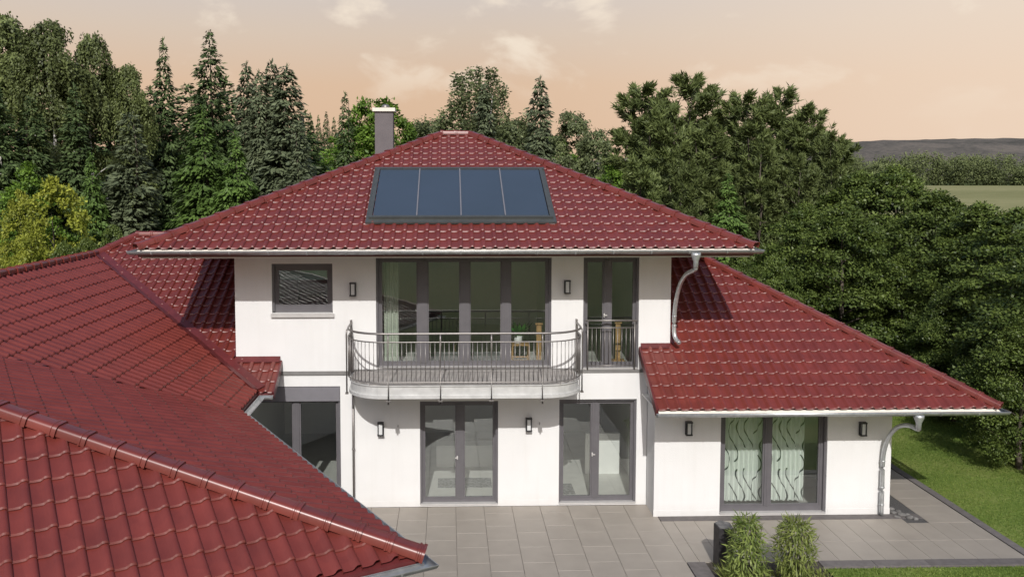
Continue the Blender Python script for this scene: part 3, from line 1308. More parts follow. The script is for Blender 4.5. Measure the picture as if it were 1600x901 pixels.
RM = {}
for a, b, deck, wd, rz in RIDGES:
    if wd not in RM:
        RM[wd] = ridge_mesh(wd)
    d = b - a
    n = max(1, int(round((d.length - 0.02) / 0.37)))
    stp = d.length / n
    t = d.normalized()
    sx = t.cross(Vector((0, 0, 1))).normalized()
    uz = sx.cross(t)
    for k in range(n):
        o = bpy.data.objects.new('ridge_tile', RM[wd])
        COL.objects.link(o)
        o.parent = deck
        p = a + t * (k * stp - 0.03) + uz * rz
        m4 = Matrix(((sx.x, t.x, uz.x, p.x), (sx.y, t.y, uz.y, p.y), (sx.z, t.z, uz.z, p.z), (0, 0, 0, 1)))
        o.matrix_local = m4 @ Matrix.Diagonal((1, stp / 0.37, 1, 1))

# soffits, wing walls, verges, flashings
w = MB()
w.box(-6.0, 6.02, 17.68, 28.95, 5.525, 5.56)
hbuild(w, 'soffit', M['soffit'])
w = MB()
w.box(4.18, 4.30, 17.36, 18.98, 2.43, 2.46)
w.box(4.31, 10.88, 17.36, 18.29, 2.43, 2.46)
w.box(9.345, 10.88, 18.291, 27.9, 2.43, 2.46)
hbuild(w, 'soffit', M['soffit'])
w = MB()
wc = np.array(B) + .9 * n2 + .9 * n3
wc2 = wc + n2 * 7.6
w.prism([(-4.77, 18.99), (-4.77, 16.27), tuple(wc), tuple(wc2), (-12.5, 13.5), (-12.5, 18.99)], 0.0, 2.70)
hbuild(w, 'wing_wall', M['render'])
# verge of the garden wing: board under the tile edge
w = MB()
w.sweep([(4.115, 17.30, 2.50), (4.115, 18.985, 2.50 + TG_ * 1.685)], [(-.02, -.10), (.02, -.10), (.02, .065), (-.02, .065)], smooth=False)
hbuild(w, 'verge_board', M['redmetal'], gw)
w = MB()
w.sweep([(-3.56, 18.04, 2.72), (-3.56, 18.985, 2.72 + TF * .945)], [(-.02, -.10), (.02, -.10), (.02, .065), (-.02, .065)], smooth=False)
hbuild(w, 'verge_board', M['redmetal'], fl)
# wall flashings where a slope meets the upper storey
w = MB()
za = 2.54 + TG_ * (18.985 - 17.3)
w.face([(4.14, 18.992, za + .09), (4.79, 18.992, za + .09), (4.79, 18.87, za + .0), (4.14, 18.87, za + .0)])
w.face([(4.786, 18.99, za + .12), (4.786, gy, GTOP + .12), (4.87, gy, GTOP + .055), (4.87, 18.99, za + .055)])
hbuild(w, 'wall_flashing', M['redmetal'], gw)
w = MB()
zb = 2.76 + TF * (18.985 - 18.04)
w.face([(-4.53, 18.992, zb + .10), (-3.58, 18.992, zb + .10), (-3.58, 18.87, zb + .0), (-4.53, 18.87, zb + .0)])
w.face([(-4.526, 18.99, zb + .12), (-4.526, 23.9, zF(23.9) + .12), (-4.60, 23.9, zF(23.9) + .055), (-4.60, 18.99, zb + .055)])
hbuild(w, 'wall_flashing', M['redmetal'], fl)


# gutters: half round zinc with a bead, brackets as small straps
def gutter(path, r=0.066, brk=0.75, dz=0):
    prof_ = []
    for k in range(11):
        a = math.pi + math.pi * k / 10
        prof_.append((r * math.cos(a), r * math.sin(a)))
    inner = [(0.9 * x, 0.9 * y) for x, y in reversed(prof_)]
    mb = MB()
    mb.sweep(path, prof_ + inner, smooth=True)
    g = hbuild(mb, 'gutter', M['zinc'])
    # bead along the outer lip
    P = [Vector(p) for p in path]
    mb = MB()
    mb.sweep(path, [(r + .009 * math.cos(2 * math.pi * k / 8), .004 + .009 * math.sin(2 * math.pi * k / 8)) for k in range(8)])
    hbuild(mb, 'gutter_bead', M['zinc'], g)
    for a, b in zip(P[:-1], P[1:]):
        d = b - a
        n = int(d.length / brk)
        t = d.normalized()
        for k in range(n):
            p = a + t * (0.4 + k * brk)
            mb = MB()
            pr = [(1.08 * x, 1.08 * y) for x, y in prof_] + [(1.02 * x, 1.02 * y) for x, y in reversed(prof_)]
            mb.sweep([p - t * .014, p + t * .014], pr, smooth=False)
            hbuild(mb, 'gutter_bracket', M['zinc'], g)
    # end plates
    for p, q in ((P[0], P[1]), (P[-1], P[-2])):
        t = (q - p).normalized()
        mb = MB()
        mb.sweep([p + t * .0, p + t * .004], prof_, smooth=False)
        hbuild(mb, 'gutter_end', M['zinc'], g)
    return g


g_up = gutter([(-6.15, 26, 5.672), (-6.15, 17.505, 5.672), (6.17, 17.505, 5.672), (6.17, 26, 5.672)])
g_rt = gutter([(4.09, 17.205, 2.475), (11.05, 17.205, 2.475), (11.05, 27.5, 2.475)])
ga = np.array(A) - .095 * n2
gb = np.array(B) - .095 * n2 - .095 * n3
gc = C3 - .095 * n3
gx = -3.765
gs = ga + e2 * ((gx - ga[0]) / e2[0])
g_lf = gutter([(-3.55, 17.945, 2.70), (gx, 17.945, 2.70), (gx, float(gs[1]), 2.70), (float(gb[0]), float(gb[1]), 2.70), (float(gc[0]), float(gc[1]), 2.70)])
# pale eave strips running from under the tiles into the gutters
w = MB()
w.face([(-6.04, 17.64, 5.722), (6.06, 17.64, 5.722), (6.08, 17.545, 5.672), (-6.06, 17.545, 5.672)])
w.face([(4.14, 17.34, 2.545), (10.93, 17.34, 2.545), (10.97, 17.245, 2.475), (4.14, 17.245, 2.475)])
w.face([(6.05, 17.6, 5.722), (6.05, 26, 5.722), (6.13, 26, 5.672), (6.13, 17.55, 5.672)])
w.face([(-6.03, 17.6, 5.722), (-6.03, 26, 5.722), (-6.11, 26, 5.672), (-6.11, 17.55, 5.672)])
hbuild(w, 'eave_strip', M['cap'])


def smooth_path(pts, n=6):
    P = [Vector(p) for p in pts]
    P = [P[0] * 2 - P[1]] + P + [P[-1] * 2 - P[-2]]
    out = []
    for k in range(1, len(P) - 2):
        for j in range(n):
            t = j / n
            a, b, c_, d = P[k - 1], P[k], P[k + 1], P[k + 2]
            out.append(0.5 * ((2 * b) + (c_ - a) * t + (2 * a - 5 * b + 4 * c_ - d) * t * t + (3 * b - a - 3 * c_ + d) * t ** 3))
    out.append(P[-2])
    return out


def downpipe(path, funnel, clips, r=0.045):
    mb = MB()
    mb.tube(smooth_path(path, 8), r, 12)
    d = hbuild(mb, 'downpipe', M['zinc'])
    f = MB()
    x, y, z = funnel
    f.tube([(x, y, z), (x, y, z - .06), (x, y, z - .16), (x, y, z - .17), (x, y, z - .30)], r, 12, scales=[2.25, 2.2, 1.25, 1.2, 1.15])
    hbuild(f, 'funnel', M['zinc'], d)
    for c_ in clips:
        q = MB()
        q.tube([(c_[0], c_[1], c_[2] - .012), (c_[0], c_[1], c_[2] + .012)], r * 1.16, 12)
        q.box(c_[0] - .008, c_[0] + .008, c_[1] + r, c_[1] + r + .08, c_[2] - .008, c_[2] + .008)
        hbuild(q, 'pipe_clip', M['zinc'], d)
    return d


downpipe([(4.89, 17.50, 5.36), (4.89, 17.53, 5.30), (4.885, 17.75, 5.24), (4.87, 18.15, 5.12), (4.855, 18.55, 4.86), (4.845, 18.80, 4.50), (4.84, 18.90, 4.15), (4.84, 18.90, 3.82), (4.86, 18.84, 3.68), (4.91, 18.72, 3.60)],
         (4.89, 17.50, 5.63), [(4.84, 18.90, 3.95), (4.84, 18.90, 4.15)])
downpipe([(9.31, 17.205, 2.14), (9.305, 17.27, 2.13), (9.27, 17.50, 2.13), (9.21, 17.76, 2.04), (9.155, 17.98, 1.83), (9.125, 18.13, 1.53), (9.115, 18.20, 1.2), (9.115, 18.20, .6), (9.115, 18.20, .03)],
         (9.31, 17.205, 2.43), [(9.115, 18.20, 1.18), (9.115, 18.20, .62), (9.115, 18.20, .25)])
w = MB()
w.tube([(-2.04, 18.93, 2.70), (-2.04, 18.93, .02)], .024, 10)
dp = hbuild(w, 'drain_pipe', M['steel'])
w = MB()
w.tube([(-2.04, 18.93, 1.29), (-2.04, 18.93, 1.32)], .034, 10)
w.box(-2.05, -2.03, 18.95, 18.998, 1.295, 1.315)
hbuild(w, 'pipe_clip', M['steel'], dp)

# chimney
w = MB()
w.box(-2.02, -1.52, 25.0, 25.55, 6.9, 8.93)
ch = hbuild(w, 'chimney', M['chim'])
w = MB()
w.box(-2.08, -1.46, 24.94, 25.61, 8.931, 9.03)
hbuild(w, 'chimney_cap', M['cap'], ch)
w = MB()
w.tube([(-1.74, 25.27, 9.031), (-1.74, 25.27, 9.06), (-1.74, 25.27, 9.10), (-1.74, 25.27, 9.135), (-1.74, 25.27, 9.15)], .12, 16, scales=[.9, 1.0, .92, .62, .3])
hbuild(w, 'cowl', M['steel'], ch)

# solar collectors lying in the upper slope
Lu = math.sqrt(1 + TU * TU)
VU = Vector((0, 1 / Lu, TU / Lu))
NU = Vector((0, -TU / Lu, 1 / Lu))


def onroof(x, y, h):
    return Vector((x, y, 5.72 + TU * (y - 17.6))) + NU * h


def slopebox(mb, x0, x1, y0, y1, h0, h1):
    i = len(mb.v)
    for h in (h0, h1):
        for x, y in ((x0, y0), (x1, y0), (x1, y1), (x0, y1)):
            mb.v.append(tuple(onroof(x, y, h)))
    for q in ((0, 3, 2, 1), (4, 5, 6, 7), (0, 1, 5, 4), (1, 2, 6, 5), (2, 3, 7, 6), (3, 0, 4, 7)):
        mb.f.append(tuple(i + k for k in q))
        mb.sm.append(False)


fr = MB()
SX0, SX1, SY0, SY1 = -1.65, 2.195, 18.66, 21.05
slopebox(fr, SX0, SX0 + .07, SY0, SY1, 0.0, .125)
slopebox(fr, SX1 - .07, SX1, SY0, SY1, 0.0, .125)
slopebox(fr, SX0 + .07, SX1 - .07, SY0, SY0 + .07, 0.0, .124)
slopebox(fr, SX0 + .07, SX1 - .07, SY1 - .045, SY1, 0.0, .124)
slopebox(fr, SX0 - .06, SX1 + .06, SY0 - .13, SY0, 0.03, .072)
slopebox(fr, SX0 - .06, SX0, SY0, SY1, 0.03, .07)
slopebox(fr, SX1, SX1 + .06, SY0, SY1, 0.03, .07)
slopebox(fr, SX0 - .06, SX1 + .06, SY1, SY1 + .09, 0.03, .10)
sol = hbuild(fr, 'solar_collector', M['solarframe'])
sol['label'] = 'dark blue glazed solar collector field of four panels'
pw = (SX1 - SX0 - .14) / 4
for k in range(4):
    m_ = MB()
    xa = SX0 + .07 + k * pw
    slopebox(m_, xa + .014, xa + pw - .014, SY0 + .072, SY1 - .047, 0.02, .10)
    hbuild(m_, 'solar_panel', M['solar'], sol)
    if k:
        m_ = MB()
        slopebox(m_, xa - .013, xa + .013, SY0 + .071, SY1 - .046, 0.02, .128)
        hbuild(m_, 'cover_strip', M['shutter'], sol)

# ---- balcony
BX0, BX1, BYF, BR_ = -2.06, 2.74, 17.66, 0.78


def bpath(off=0.0, n=9, z=0.0):
    r = BR_ + off
    pts = [(BX0 - off, YW - .001, z)]
    for k in range(n + 1):
        a = math.pi + (math.pi / 2) * k / n
        pts.append((BX0 + BR_ + r * math.cos(a), BYF + BR_ + r * math.sin(a), z))
    for k in range(n + 1):
        a = 1.5 * math.pi + (math.pi / 2) * k / n
        pts.append((BX1 - BR_ + r * math.cos(a), BYF + BR_ + r * math.sin(a), z))
    pts.append((BX1 + off, YW - .001, z))
    return pts


w = MB()
w.prism([p[:2] for p in bpath(-.035)], 2.765, 2.945)
bal = hbuild(w, 'balcony', M['rim'])
w = MB()
w.prism([p[:2] for p in bpath(.0)], 2.70, 2.764)
hbuild(w, 'lower_rim', M['rim'], bal)
w = MB()
w.prism([p[:2] for p in bpath(-.012)], 2.946, 2.965)
hbuild(w, 'drip_edge', M['rim'], bal)
# deck boards
yb = BYF + .06
k = 0
dk = MB()
dk.box(-.5, .5, -.5, .5, -.5, .5)
dk_me = dk.mesh('deck_board', M['deck'])
while yb < YW - .14:
    yc = yb + .07
    r = BR_ - .06
    cy = BYF + BR_
    ins = 0.06
    if yc < cy:
        dy = min(r, cy - yc)
        ins = .06 + r - math.sqrt(max(0, r * r - dy * dy))
    o = link('deck_board', dk_me, bal)
    o.location = ((BX0 + BX1) / 2, yc, 2.975)
    o.scale = (BX1 - BX0 - 2 * ins, .134, .018)
    yb += .14
# railing
RO = 0.012
for z, r, nm in ((4.015, .022, 'handrail'), (3.845, .013, 'upper_rail'), (3.035, .013, 'lower_rail')):
    w = MB()
    w.tube([(p[0], p[1], z) for p in bpath(RO)], r, 10)
    hbuild(w, nm, M['steel'], bal)
bp_ = [Vector(p) for p in bpath(RO, 24, 0)]
bm_ = MB()
bm_.tube([(0, 0, 3.035), (0, 0, 3.845)], .0072, 6)
ba_me = bm_.mesh('baluster', M['steel'])
acc, nxt = 0.0, 0.09
for a, b in zip(bp_[:-1], bp_[1:]):
    d = (b - a).length
    while acc + d > nxt:
        p = a.lerp(b, (nxt - acc) / d)
        o = link('baluster', ba_me, bal)
        o.location = (p.x, p.y, 0)
        nxt += 0.094
    acc += d
for x in (-1.197, -0.158, 0.859, 1.879):
    w = MB()
    w.tube([(x, BYF - .045, 2.60), (x, BYF - .045, 3.80), (x, BYF - .03, 3.90), (x, BYF - .012, 4.0)], .017, 10)
    w.box(x - .045, x + .045, BYF - .075, BYF + .03, 2.655, 2.685)
    w.tube([(x, BYF - .045, 2.90), (x, BYF + .02, 2.90)], .012, 8)
    hbuild(w, 'post', M['steel'], bal)
for x in (BX0 - .035, BX1 + .035):
    w = MB()
    sgn = -1 if x < 0 else 1
    w.tube([(x, 18.30, 2.66), (x, 18.30, 3.9), (x - sgn * .012, 18.30, 4.0)], .017, 10)
    w.box(x - .03, x + .03, 18.26, 18.34, 2.66, 2.69)
    hbuild(w, 'post', M['steel'], bal)
    w = MB()
    w.box(x - .018 - sgn * .03, x + .018 - sgn * .03, YW - .10, YW - .002, 2.98, 4.09)
    hbuild(w, 'wall_post', M['steel'], bal)
# short railing of the french door
w = MB()
w.tube([(2.93, YW - .05, 4.055), (4.06, YW - .05, 4.055)], .02, 10)
fdr = hbuild(w, 'door_railing', M['steel'])
w = MB()
w.tube([(2.95, YW - .05, 3.90), (4.04, YW - .05, 3.90)], .012, 8)
w.tube([(2.95, YW - .05, 3.08), (4.04, YW - .05, 3.08)], .012, 8)
hbuild(w, 'cross_rail', M['steel'], fdr)
for k in range(12):
    x = 2.99 + k * (4.0 - 2.99) / 11
    r = .016 if k in (0, 11) else .0072
    w = MB()
    w.tube([(x, YW - .05, 3.0 if k in (0, 11) else 3.08), (x, YW - .05, 4.04 if k in (0, 11) else 3.90)], r, 6)
    if k in (0, 11):
        w.box(x - .012, x + .012, YW - .05, YW - .002, 3.30, 3.33)
        w.box(x - .012, x + .012, YW - .05, YW - .002, 3.80, 3.83)
    hbuild(w, 'baluster', M['steel'], fdr)


# ---- wall lamps
def lamp(x, Y, z, label):
    o = empty('wall_lamp', (x, Y, z))
    tag(o, label, 'wall lamp', 'black outdoor wall lamps')
    h, wd, dp_ = .29, .135, .13
    b = MB()
    b.box(-.045, .045, -.022, -.001, -h / 2 + .02, h / 2 - .02)
    b.box(-wd / 2, wd / 2, -dp_, -.023, h / 2 - .028, h / 2)
    b.box(-wd / 2, wd / 2, -dp_, -.023, -h / 2, -h / 2 + .028)
    for sx in (-1, 1):
        b.box(sx * (wd / 2 - .018) - .009 + (0 if sx < 0 else .0), sx * (wd / 2 - .018) + .009, -dp_, -dp_ + .018, -h / 2 + .028, h / 2 - .028)
    b.box(-wd / 2, wd / 2, -.05, -.023, -h / 2 + .028, h / 2 - .028)
    b.build('frame', M['lampblack'], o)
    g = MB()
    g.box(-wd / 2 + .03, wd / 2 - .03, -dp_ + .022, -.052, -h / 2 + .029, h / 2 - .029)
    g.build('diffuser', M['lampglass'], o)


lamp(-2.02, YW, 4.75, 'black wall lamp between the small square window and the balcony glazing')
lamp(2.54, YW, 4.785, 'black wall lamp left of the narrow railed upper door')
lamp(-1.455, YW, 1.74, 'black wall lamp below the balcony beside the thin drain pipe')
lamp(1.73, YW, 1.81, 'black wall lamp on the pier between the two terrace doors')
lamp(5.01, YR, 1.90, 'black wall lamp left of the curtained sliding door')
lamp(8.685, YR, 1.86, 'black wall lamp between sliding door and downpipe')
for x, z, lb in ((-1.084, 1.80, 'small steel hook on the wall beside the lamp below the balcony'), (1.967, 1.84, 'small steel hook on the pier between the terrace doors')):
    w = MB()
    w.tube([(x, YW - .001, z), (x, YW - .04, z), (x, YW - .045, z - .04)], .007, 8)
    tag(w.build('wall_hook', M['steel']), lb, 'hook')

# ---- things behind the glass


def curtain(name, x0, x1, Y, z0, z1, m, label, waves, amp=.035):
    mb = MB()
    n = waves * 8
    for j, z in enumerate((z0, (z0 + z1) / 2, z1)):
        for k in range(n + 1):
            x = x0 + (x1 - x0) * k / n
            mb.v.append((x - (x0 + x1) / 2, amp * math.sin(2 * math.pi * k / 8) * (1.0 if j < 2 else .7), z))
    for j in range(2):
        for k in range(n):
            a = j * (n + 1) + k
            mb.f.append((a, a + 1, a + n + 2, a + n + 1))
            mb.sm.append(True)
    o = mb.build(name, m, fix=False, loc=((x0 + x1) / 2, Y, 0))
    tag(o, label, 'curtain')


curtain('curtain', 5.82, 6.74, YR + .44, .16, 2.40, M['voile'], 'pale curtain with dark wavy lines behind the fixed left pane of the sliding door', 9)
curtain('curtain', 6.76, 7.66, YR + .44, .16, 2.40, M['voile'], 'pale curtain with dark wavy lines behind the right pane of the sliding door', 9)
curtain('curtain', -1.40, -1.08, YW + .42, 3.0, 5.40, M['curtgreen'], 'pale green curtain at the edge of the balcony glazing', 4)

st = empty('wooden_stool', (1.62, 19.95, 2.985))
tag(st, 'small light wooden stool carrying a plant behind the balcony glazing', 'stool')
b = MB()
b.box(-.2, .2, -.2, .2, .38, .41)
b.build('seat', M['wood'], st)
for sx in (-1, 1):
    for sy in (-1, 1):
        b = MB()
        b.box(sx * .185 - .016, sx * .185 + .016, sy * .185 - .016, sy * .185 + .016, 0, .379)
        b.build('leg', M['wood'], st)
b = MB()
b.box(-.168, .168, -.2, -.18, .04, .07)
b.box(-.168, .168, .18, .2, .04, .07)
b.build('stretcher', M['wood'], st)
pp = empty('potted_plant', (1.57, 19.95, 3.396))
tag(pp, 'green leafy plant in a white pot on the wooden stool', 'plant')
b = MB()
b.tube([(0, 0, 0), (0, 0, .02), (0, 0, .17)], .1, 16, scales=[.8, .85, 1.0])
b.build('pot', M['pot'], pp)


def leaves_mesh(name, pos, dirs, nrm, length, width, tint, m):
    """diamond leaves as one mesh with a tint per leaf"""
    pos = np.asarray(pos, float)
    n = len(pos)
    d = dirs / (np.linalg.norm(dirs, axis=1, keepdims=True) + 1e-9)
    s = np.cross(nrm, d)
    s /= (np.linalg.norm(s, axis=1, keepdims=True) + 1e-9)
    length = np.broadcast_to(np.asarray(length, float), (n,))[:, None]
    width = np.broadcast_to(np.asarray(width, float), (n,))[:, None]
    v = np.empty((n, 4, 3))
    v[:, 0] = pos
    v[:, 1] = pos + d * length * .45 + s * width * .5
    v[:, 2] = pos + d * length
    v[:, 3] = pos + d * length * .45 - s * width * .5
    me = bpy.data.meshes.new(name)
    me.vertices.add(n * 4)
    me.vertices.foreach_set('co', v.reshape(-1))
    me.loops.add(n * 4)
    me.loops.foreach_set('vertex_index', np.arange(n * 4))
    me.polygons.add(n)
    me.polygons.foreach_set('loop_start', np.arange(0, n * 4, 4))
    me.polygons.foreach_set('loop_total', np.full(n, 4))
    me.update(calc_edges=True)
    at = me.attributes.new('tint', 'FLOAT', 'POINT')
    at.data.foreach_set('value', np.repeat(np.clip(tint, 0, 1), 4).astype(np.float32))
    me.materials.append(m)
    return me


def unit(v):
    return v / (np.linalg.norm(v, axis=-1, keepdims=True) + 1e-9)


rg = np.random.default_rng(5)
n = 26
az = rg.uniform(0, 6.28, n)
dr = np.stack([np.cos(az), np.sin(az), rg.uniform(.5, 1.6, n)], 1)
link('foliage', leaves_mesh('foliage', np.tile([[0, 0, .15]], (n, 1)) + rg.normal(0, .03, (n, 3)), dr, np.stack([-np.sin(az) * .2, np.cos(az) * .2, np.ones(n)], 1), rg.uniform(.3, .5, n), .15, rg.uniform(.3, 1, n), M['houseplant']), pp)
ac = empty('armchair', (-.15, 21.4, 2.985))
tag(ac, 'dark armchair in the room behind the balcony glazing', 'armchair')
for nm, bb in (('seat', (-.36, .36, -.35, .3, .18, .45)), ('backrest', (-.42, .42, .301, .45, .1, .86)), ('armrest', (-.45, -.361, -.35, .3, .1, .62)), ('armrest', (.361, .45, -.35, .3, .1, .62))):
    box_obj(nm, M['darkfab'], ac, *bb)
for sx in (-1, 1):
    for sy in (-1, 1):
        box_obj('leg', M['wood'], ac, sx * .3 - .02, sx * .3 + .02, sy * .25 - .02, sy * .25 + .02, 0, .179 if sy < 0 else .099)
for x, y, z0, lb in ((2.02, 19.75, 2.985, 'narrow light wooden stand at the edge of the balcony glazing'), (3.82, 19.9, 2.985, 'narrow light wooden stand behind the railed upper door')):
    ws = empty('wooden_stand', (x, y, z0))
    tag(ws, lb, 'stand')
    box_obj('base', M['wood'], ws, -.14, .14, -.12, .12, 0, .03)
    box_obj('upright', M['wood'], ws, -.055, .055, -.02, .02, .03, .86)
    box_obj('top', M['wood'], ws, -.08, .08, -.05, .05, .861, .89)
for nm, bb, lb in (('rug', (-.25, 1.0, 20.1, 20.75, .021, .032), 'grey striped rug inside the terrace door below the balcony'), ('rug', (2.3, 2.85, 19.6, 20.3, .021, .032), 'small patterned rug inside the terrace door next to the garden wing'),
                   ('rug', (-.8, 1.2, 19.8, 21.0, 2.986, 2.996), 'mottled rug in the room behind the balcony')):
    tag(box_obj(nm, M['rug'], None, *bb), lb, 'rug')

# ------------------------------------------------------------------ vegetation
def trunk_mesh(name, h, r, m, seed=0, limbs=0, crown_r=1.0, lean=0.0, z0=0.35):
    rr = random.Random(seed)
    mb = MB()
    pts, sc_ = [], []
    x = y = 0.0
    for k in range(9):
        t = k / 8
        pts.append((x, y, h * t - 0.1))
        sc_.append((1 - t) ** .8 * .95 + .05 + (.35 if k == 0 else 0))
        x += rr.uniform(-1, 1) * .012 * h + lean * h / 8
        y += rr.uniform(-1, 1) * .012 * h
    mb.tube(pts, r, 8, scales=sc_)
    for k in range(limbs):
        t = z0 + (0.95 - z0) * k / max(1, limbs)
        j = min(7, int(t * 8))
        a = rr.uniform(0, 6.28)
        p = Vector(pts[j]).lerp(Vector(pts[j + 1]), t * 8 - j)
        L = crown_r * rr.uniform(.5, .85) * (1.15 - t * .6)
        q = p + Vector((math.cos(a) * L * .5, math.sin(a) * L * .5, L * .28))
        e = p + Vector((math.cos(a) * L, math.sin(a) * L, L * .5))
        mb.tube([p, q, e], r * .33 * (1.1 - t * .7), 5, scales=[1, .7, .25])
    return mb.mesh(name, m)


def spruce(seed, h, r, m, droop=.25, dens=1.0, ls=.36, lw=.13, power=.85, base=.04):
    g = np.random.default_rng(seed)
    P, D, Nn, L, W, T = [], [], [], [], [], []
    z = base * h
    step = 0
    while z < h * .985:
        f = 1 - z / h
        nb = int(4 + 5 * f)
        dz = h * .0105 + .075 * f + .02
        lump = 1 + .13 * math.sin(z * 2.1 + seed) + .09 * math.sin(z * 4.7 + seed * 2)
        for a in g.uniform(0, 6.28) + np.arange(nb) * 6.283 / nb + g.normal(0, .3, nb):
            zb = z + g.uniform(-1.2, 1.2) * dz
            f = min(1, max(.0, 1 - zb / h))
            ln = (r * f ** power * g.uniform(.62, 1.10) + .05) * lump
            ns = max(5, int(dens * (ln * 30 + 4)))
            t = np.sqrt(g.uniform(.03, 1, ns))
            el = (.75 - 1.15 * f * (1 + droop)) * .6 + g.normal(0, .06)
            u = np.array([math.cos(a), math.sin(a)])
            rad = ln * t
            side = g.normal(0, 1, ns) * (.04 + .19 * ln * np.sin(np.pi * np.clip(t * .9, 0, 1)))
            zz = zb + rad * el * (1 - .5 * t) + g.normal(0, .05, ns) - np.abs(g.normal(0, .10 + droop * .18, ns)) * min(1, ln)
            P.append(np.stack([u[0] * rad - u[1] * side, u[1] * rad + u[0] * side, zz - np.abs(side) * .25], 1))
            sgn = np.sign(side) + g.normal(0, .5, ns)
            D.append(np.stack([u[0] - u[1] * sgn * .8, u[1] + u[0] * sgn * .8, g.normal(-.35 - droop * .9, .35, ns)], 1))
            Nn.append(np.stack([g.normal(0, .35, ns) + u[0] * .75, g.normal(0, .35, ns) + u[1] * .75, np.full(ns, .8)], 1))
            L.append(ls * g.uniform(.6, 1.15, ns) * (.45 + .55 * min(1, ln)))
            W.append(lw * g.uniform(.7, 1.3, ns) * (.6 + .4 * min(1, ln)))
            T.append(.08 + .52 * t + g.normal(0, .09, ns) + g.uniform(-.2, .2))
        z += dz
    k = 10
    P.append(np.stack([g.normal(0, .02, k), g.normal(0, .02, k), g.uniform(.95, .985, k) * h], 1))
    D.append(np.stack([g.normal(0, .25, k), g.normal(0, .25, k), np.ones(k)], 1))
    Nn.append(g.normal(0, 1, (k, 3)))
    L.append(np.full(k, .28))
    W.append(np.full(k, .06))
    T.append(np.full(k, .6))
    c = np.concatenate
    return leaves_mesh('crown', c(P), c(D), c(Nn), c(L), c(W), c(T), m)


def clumpy(seed, h, r, m, nclump=70, per=170, ls=.17, lw=.10, flat=.55, z0=.12, cr=.5, top=1.0, up=.35, hollow=.55, shape=.75):
    """broad crown: leaf clumps over an uneven egg-shaped envelope"""
    g = np.random.default_rng(seed)
    P, D, Nn, L, W, T = [], [], [], [], [], []
    zc0, zc1 = z0 * h, h * top
    for k in range(nclump):
        t = g.uniform(0, 1) ** .85
        zz = zc0 + (zc1 - zc0) * t
        env = math.sin(math.pi * min(1, (t * .86 + .14))) ** shape
        rad = r * env * (hollow + (1 - hollow) * g.uniform(0, 1)) * g.uniform(.82, 1.12)
        a = g.uniform(0, 6.283)
        c0 = np.array([math.cos(a) * rad, math.sin(a) * rad, zz])
        s = cr * g.uniform(.6, 1.25) * (.6 + .4 * env)
        n_ = int(per * g.uniform(.6, 1.3))
        q = g.normal(0, 1, (n_, 3))
        q = unit(q) * (g.uniform(0, 1, (n_, 1)) ** .42)
        off = q * s * np.array([1.1, 1.1, flat])
        tilt = c0[:2] / (np.linalg.norm(c0[:2]) + .01)
        off[:, 2] -= .25 * (off[:, 0] * tilt[0] + off[:, 1] * tilt[1])
        P.append(c0 + off)
        outw = unit(np.stack([np.full(n_, tilt[0]), np.full(n_, tilt[1]), np.full(n_, -.15)], 1) * .8 + g.normal(0, .7, (n_, 3)))
        D.append(outw)
        Nn.append(unit(q * .5 + np.array([tilt[0] * .3, tilt[1] * .3, up + .4]) + g.normal(0, .32, (n_, 3))))
        L.append(ls * g.uniform(.65, 1.25, n_))
        W.append(lw * g.uniform(.7, 1.25, n_))
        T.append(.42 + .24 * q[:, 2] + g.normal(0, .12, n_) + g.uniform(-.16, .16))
    c = np.concatenate
    return leaves_mesh('crown', c(P), c(D), c(Nn), c(L), c(W), c(T), m)


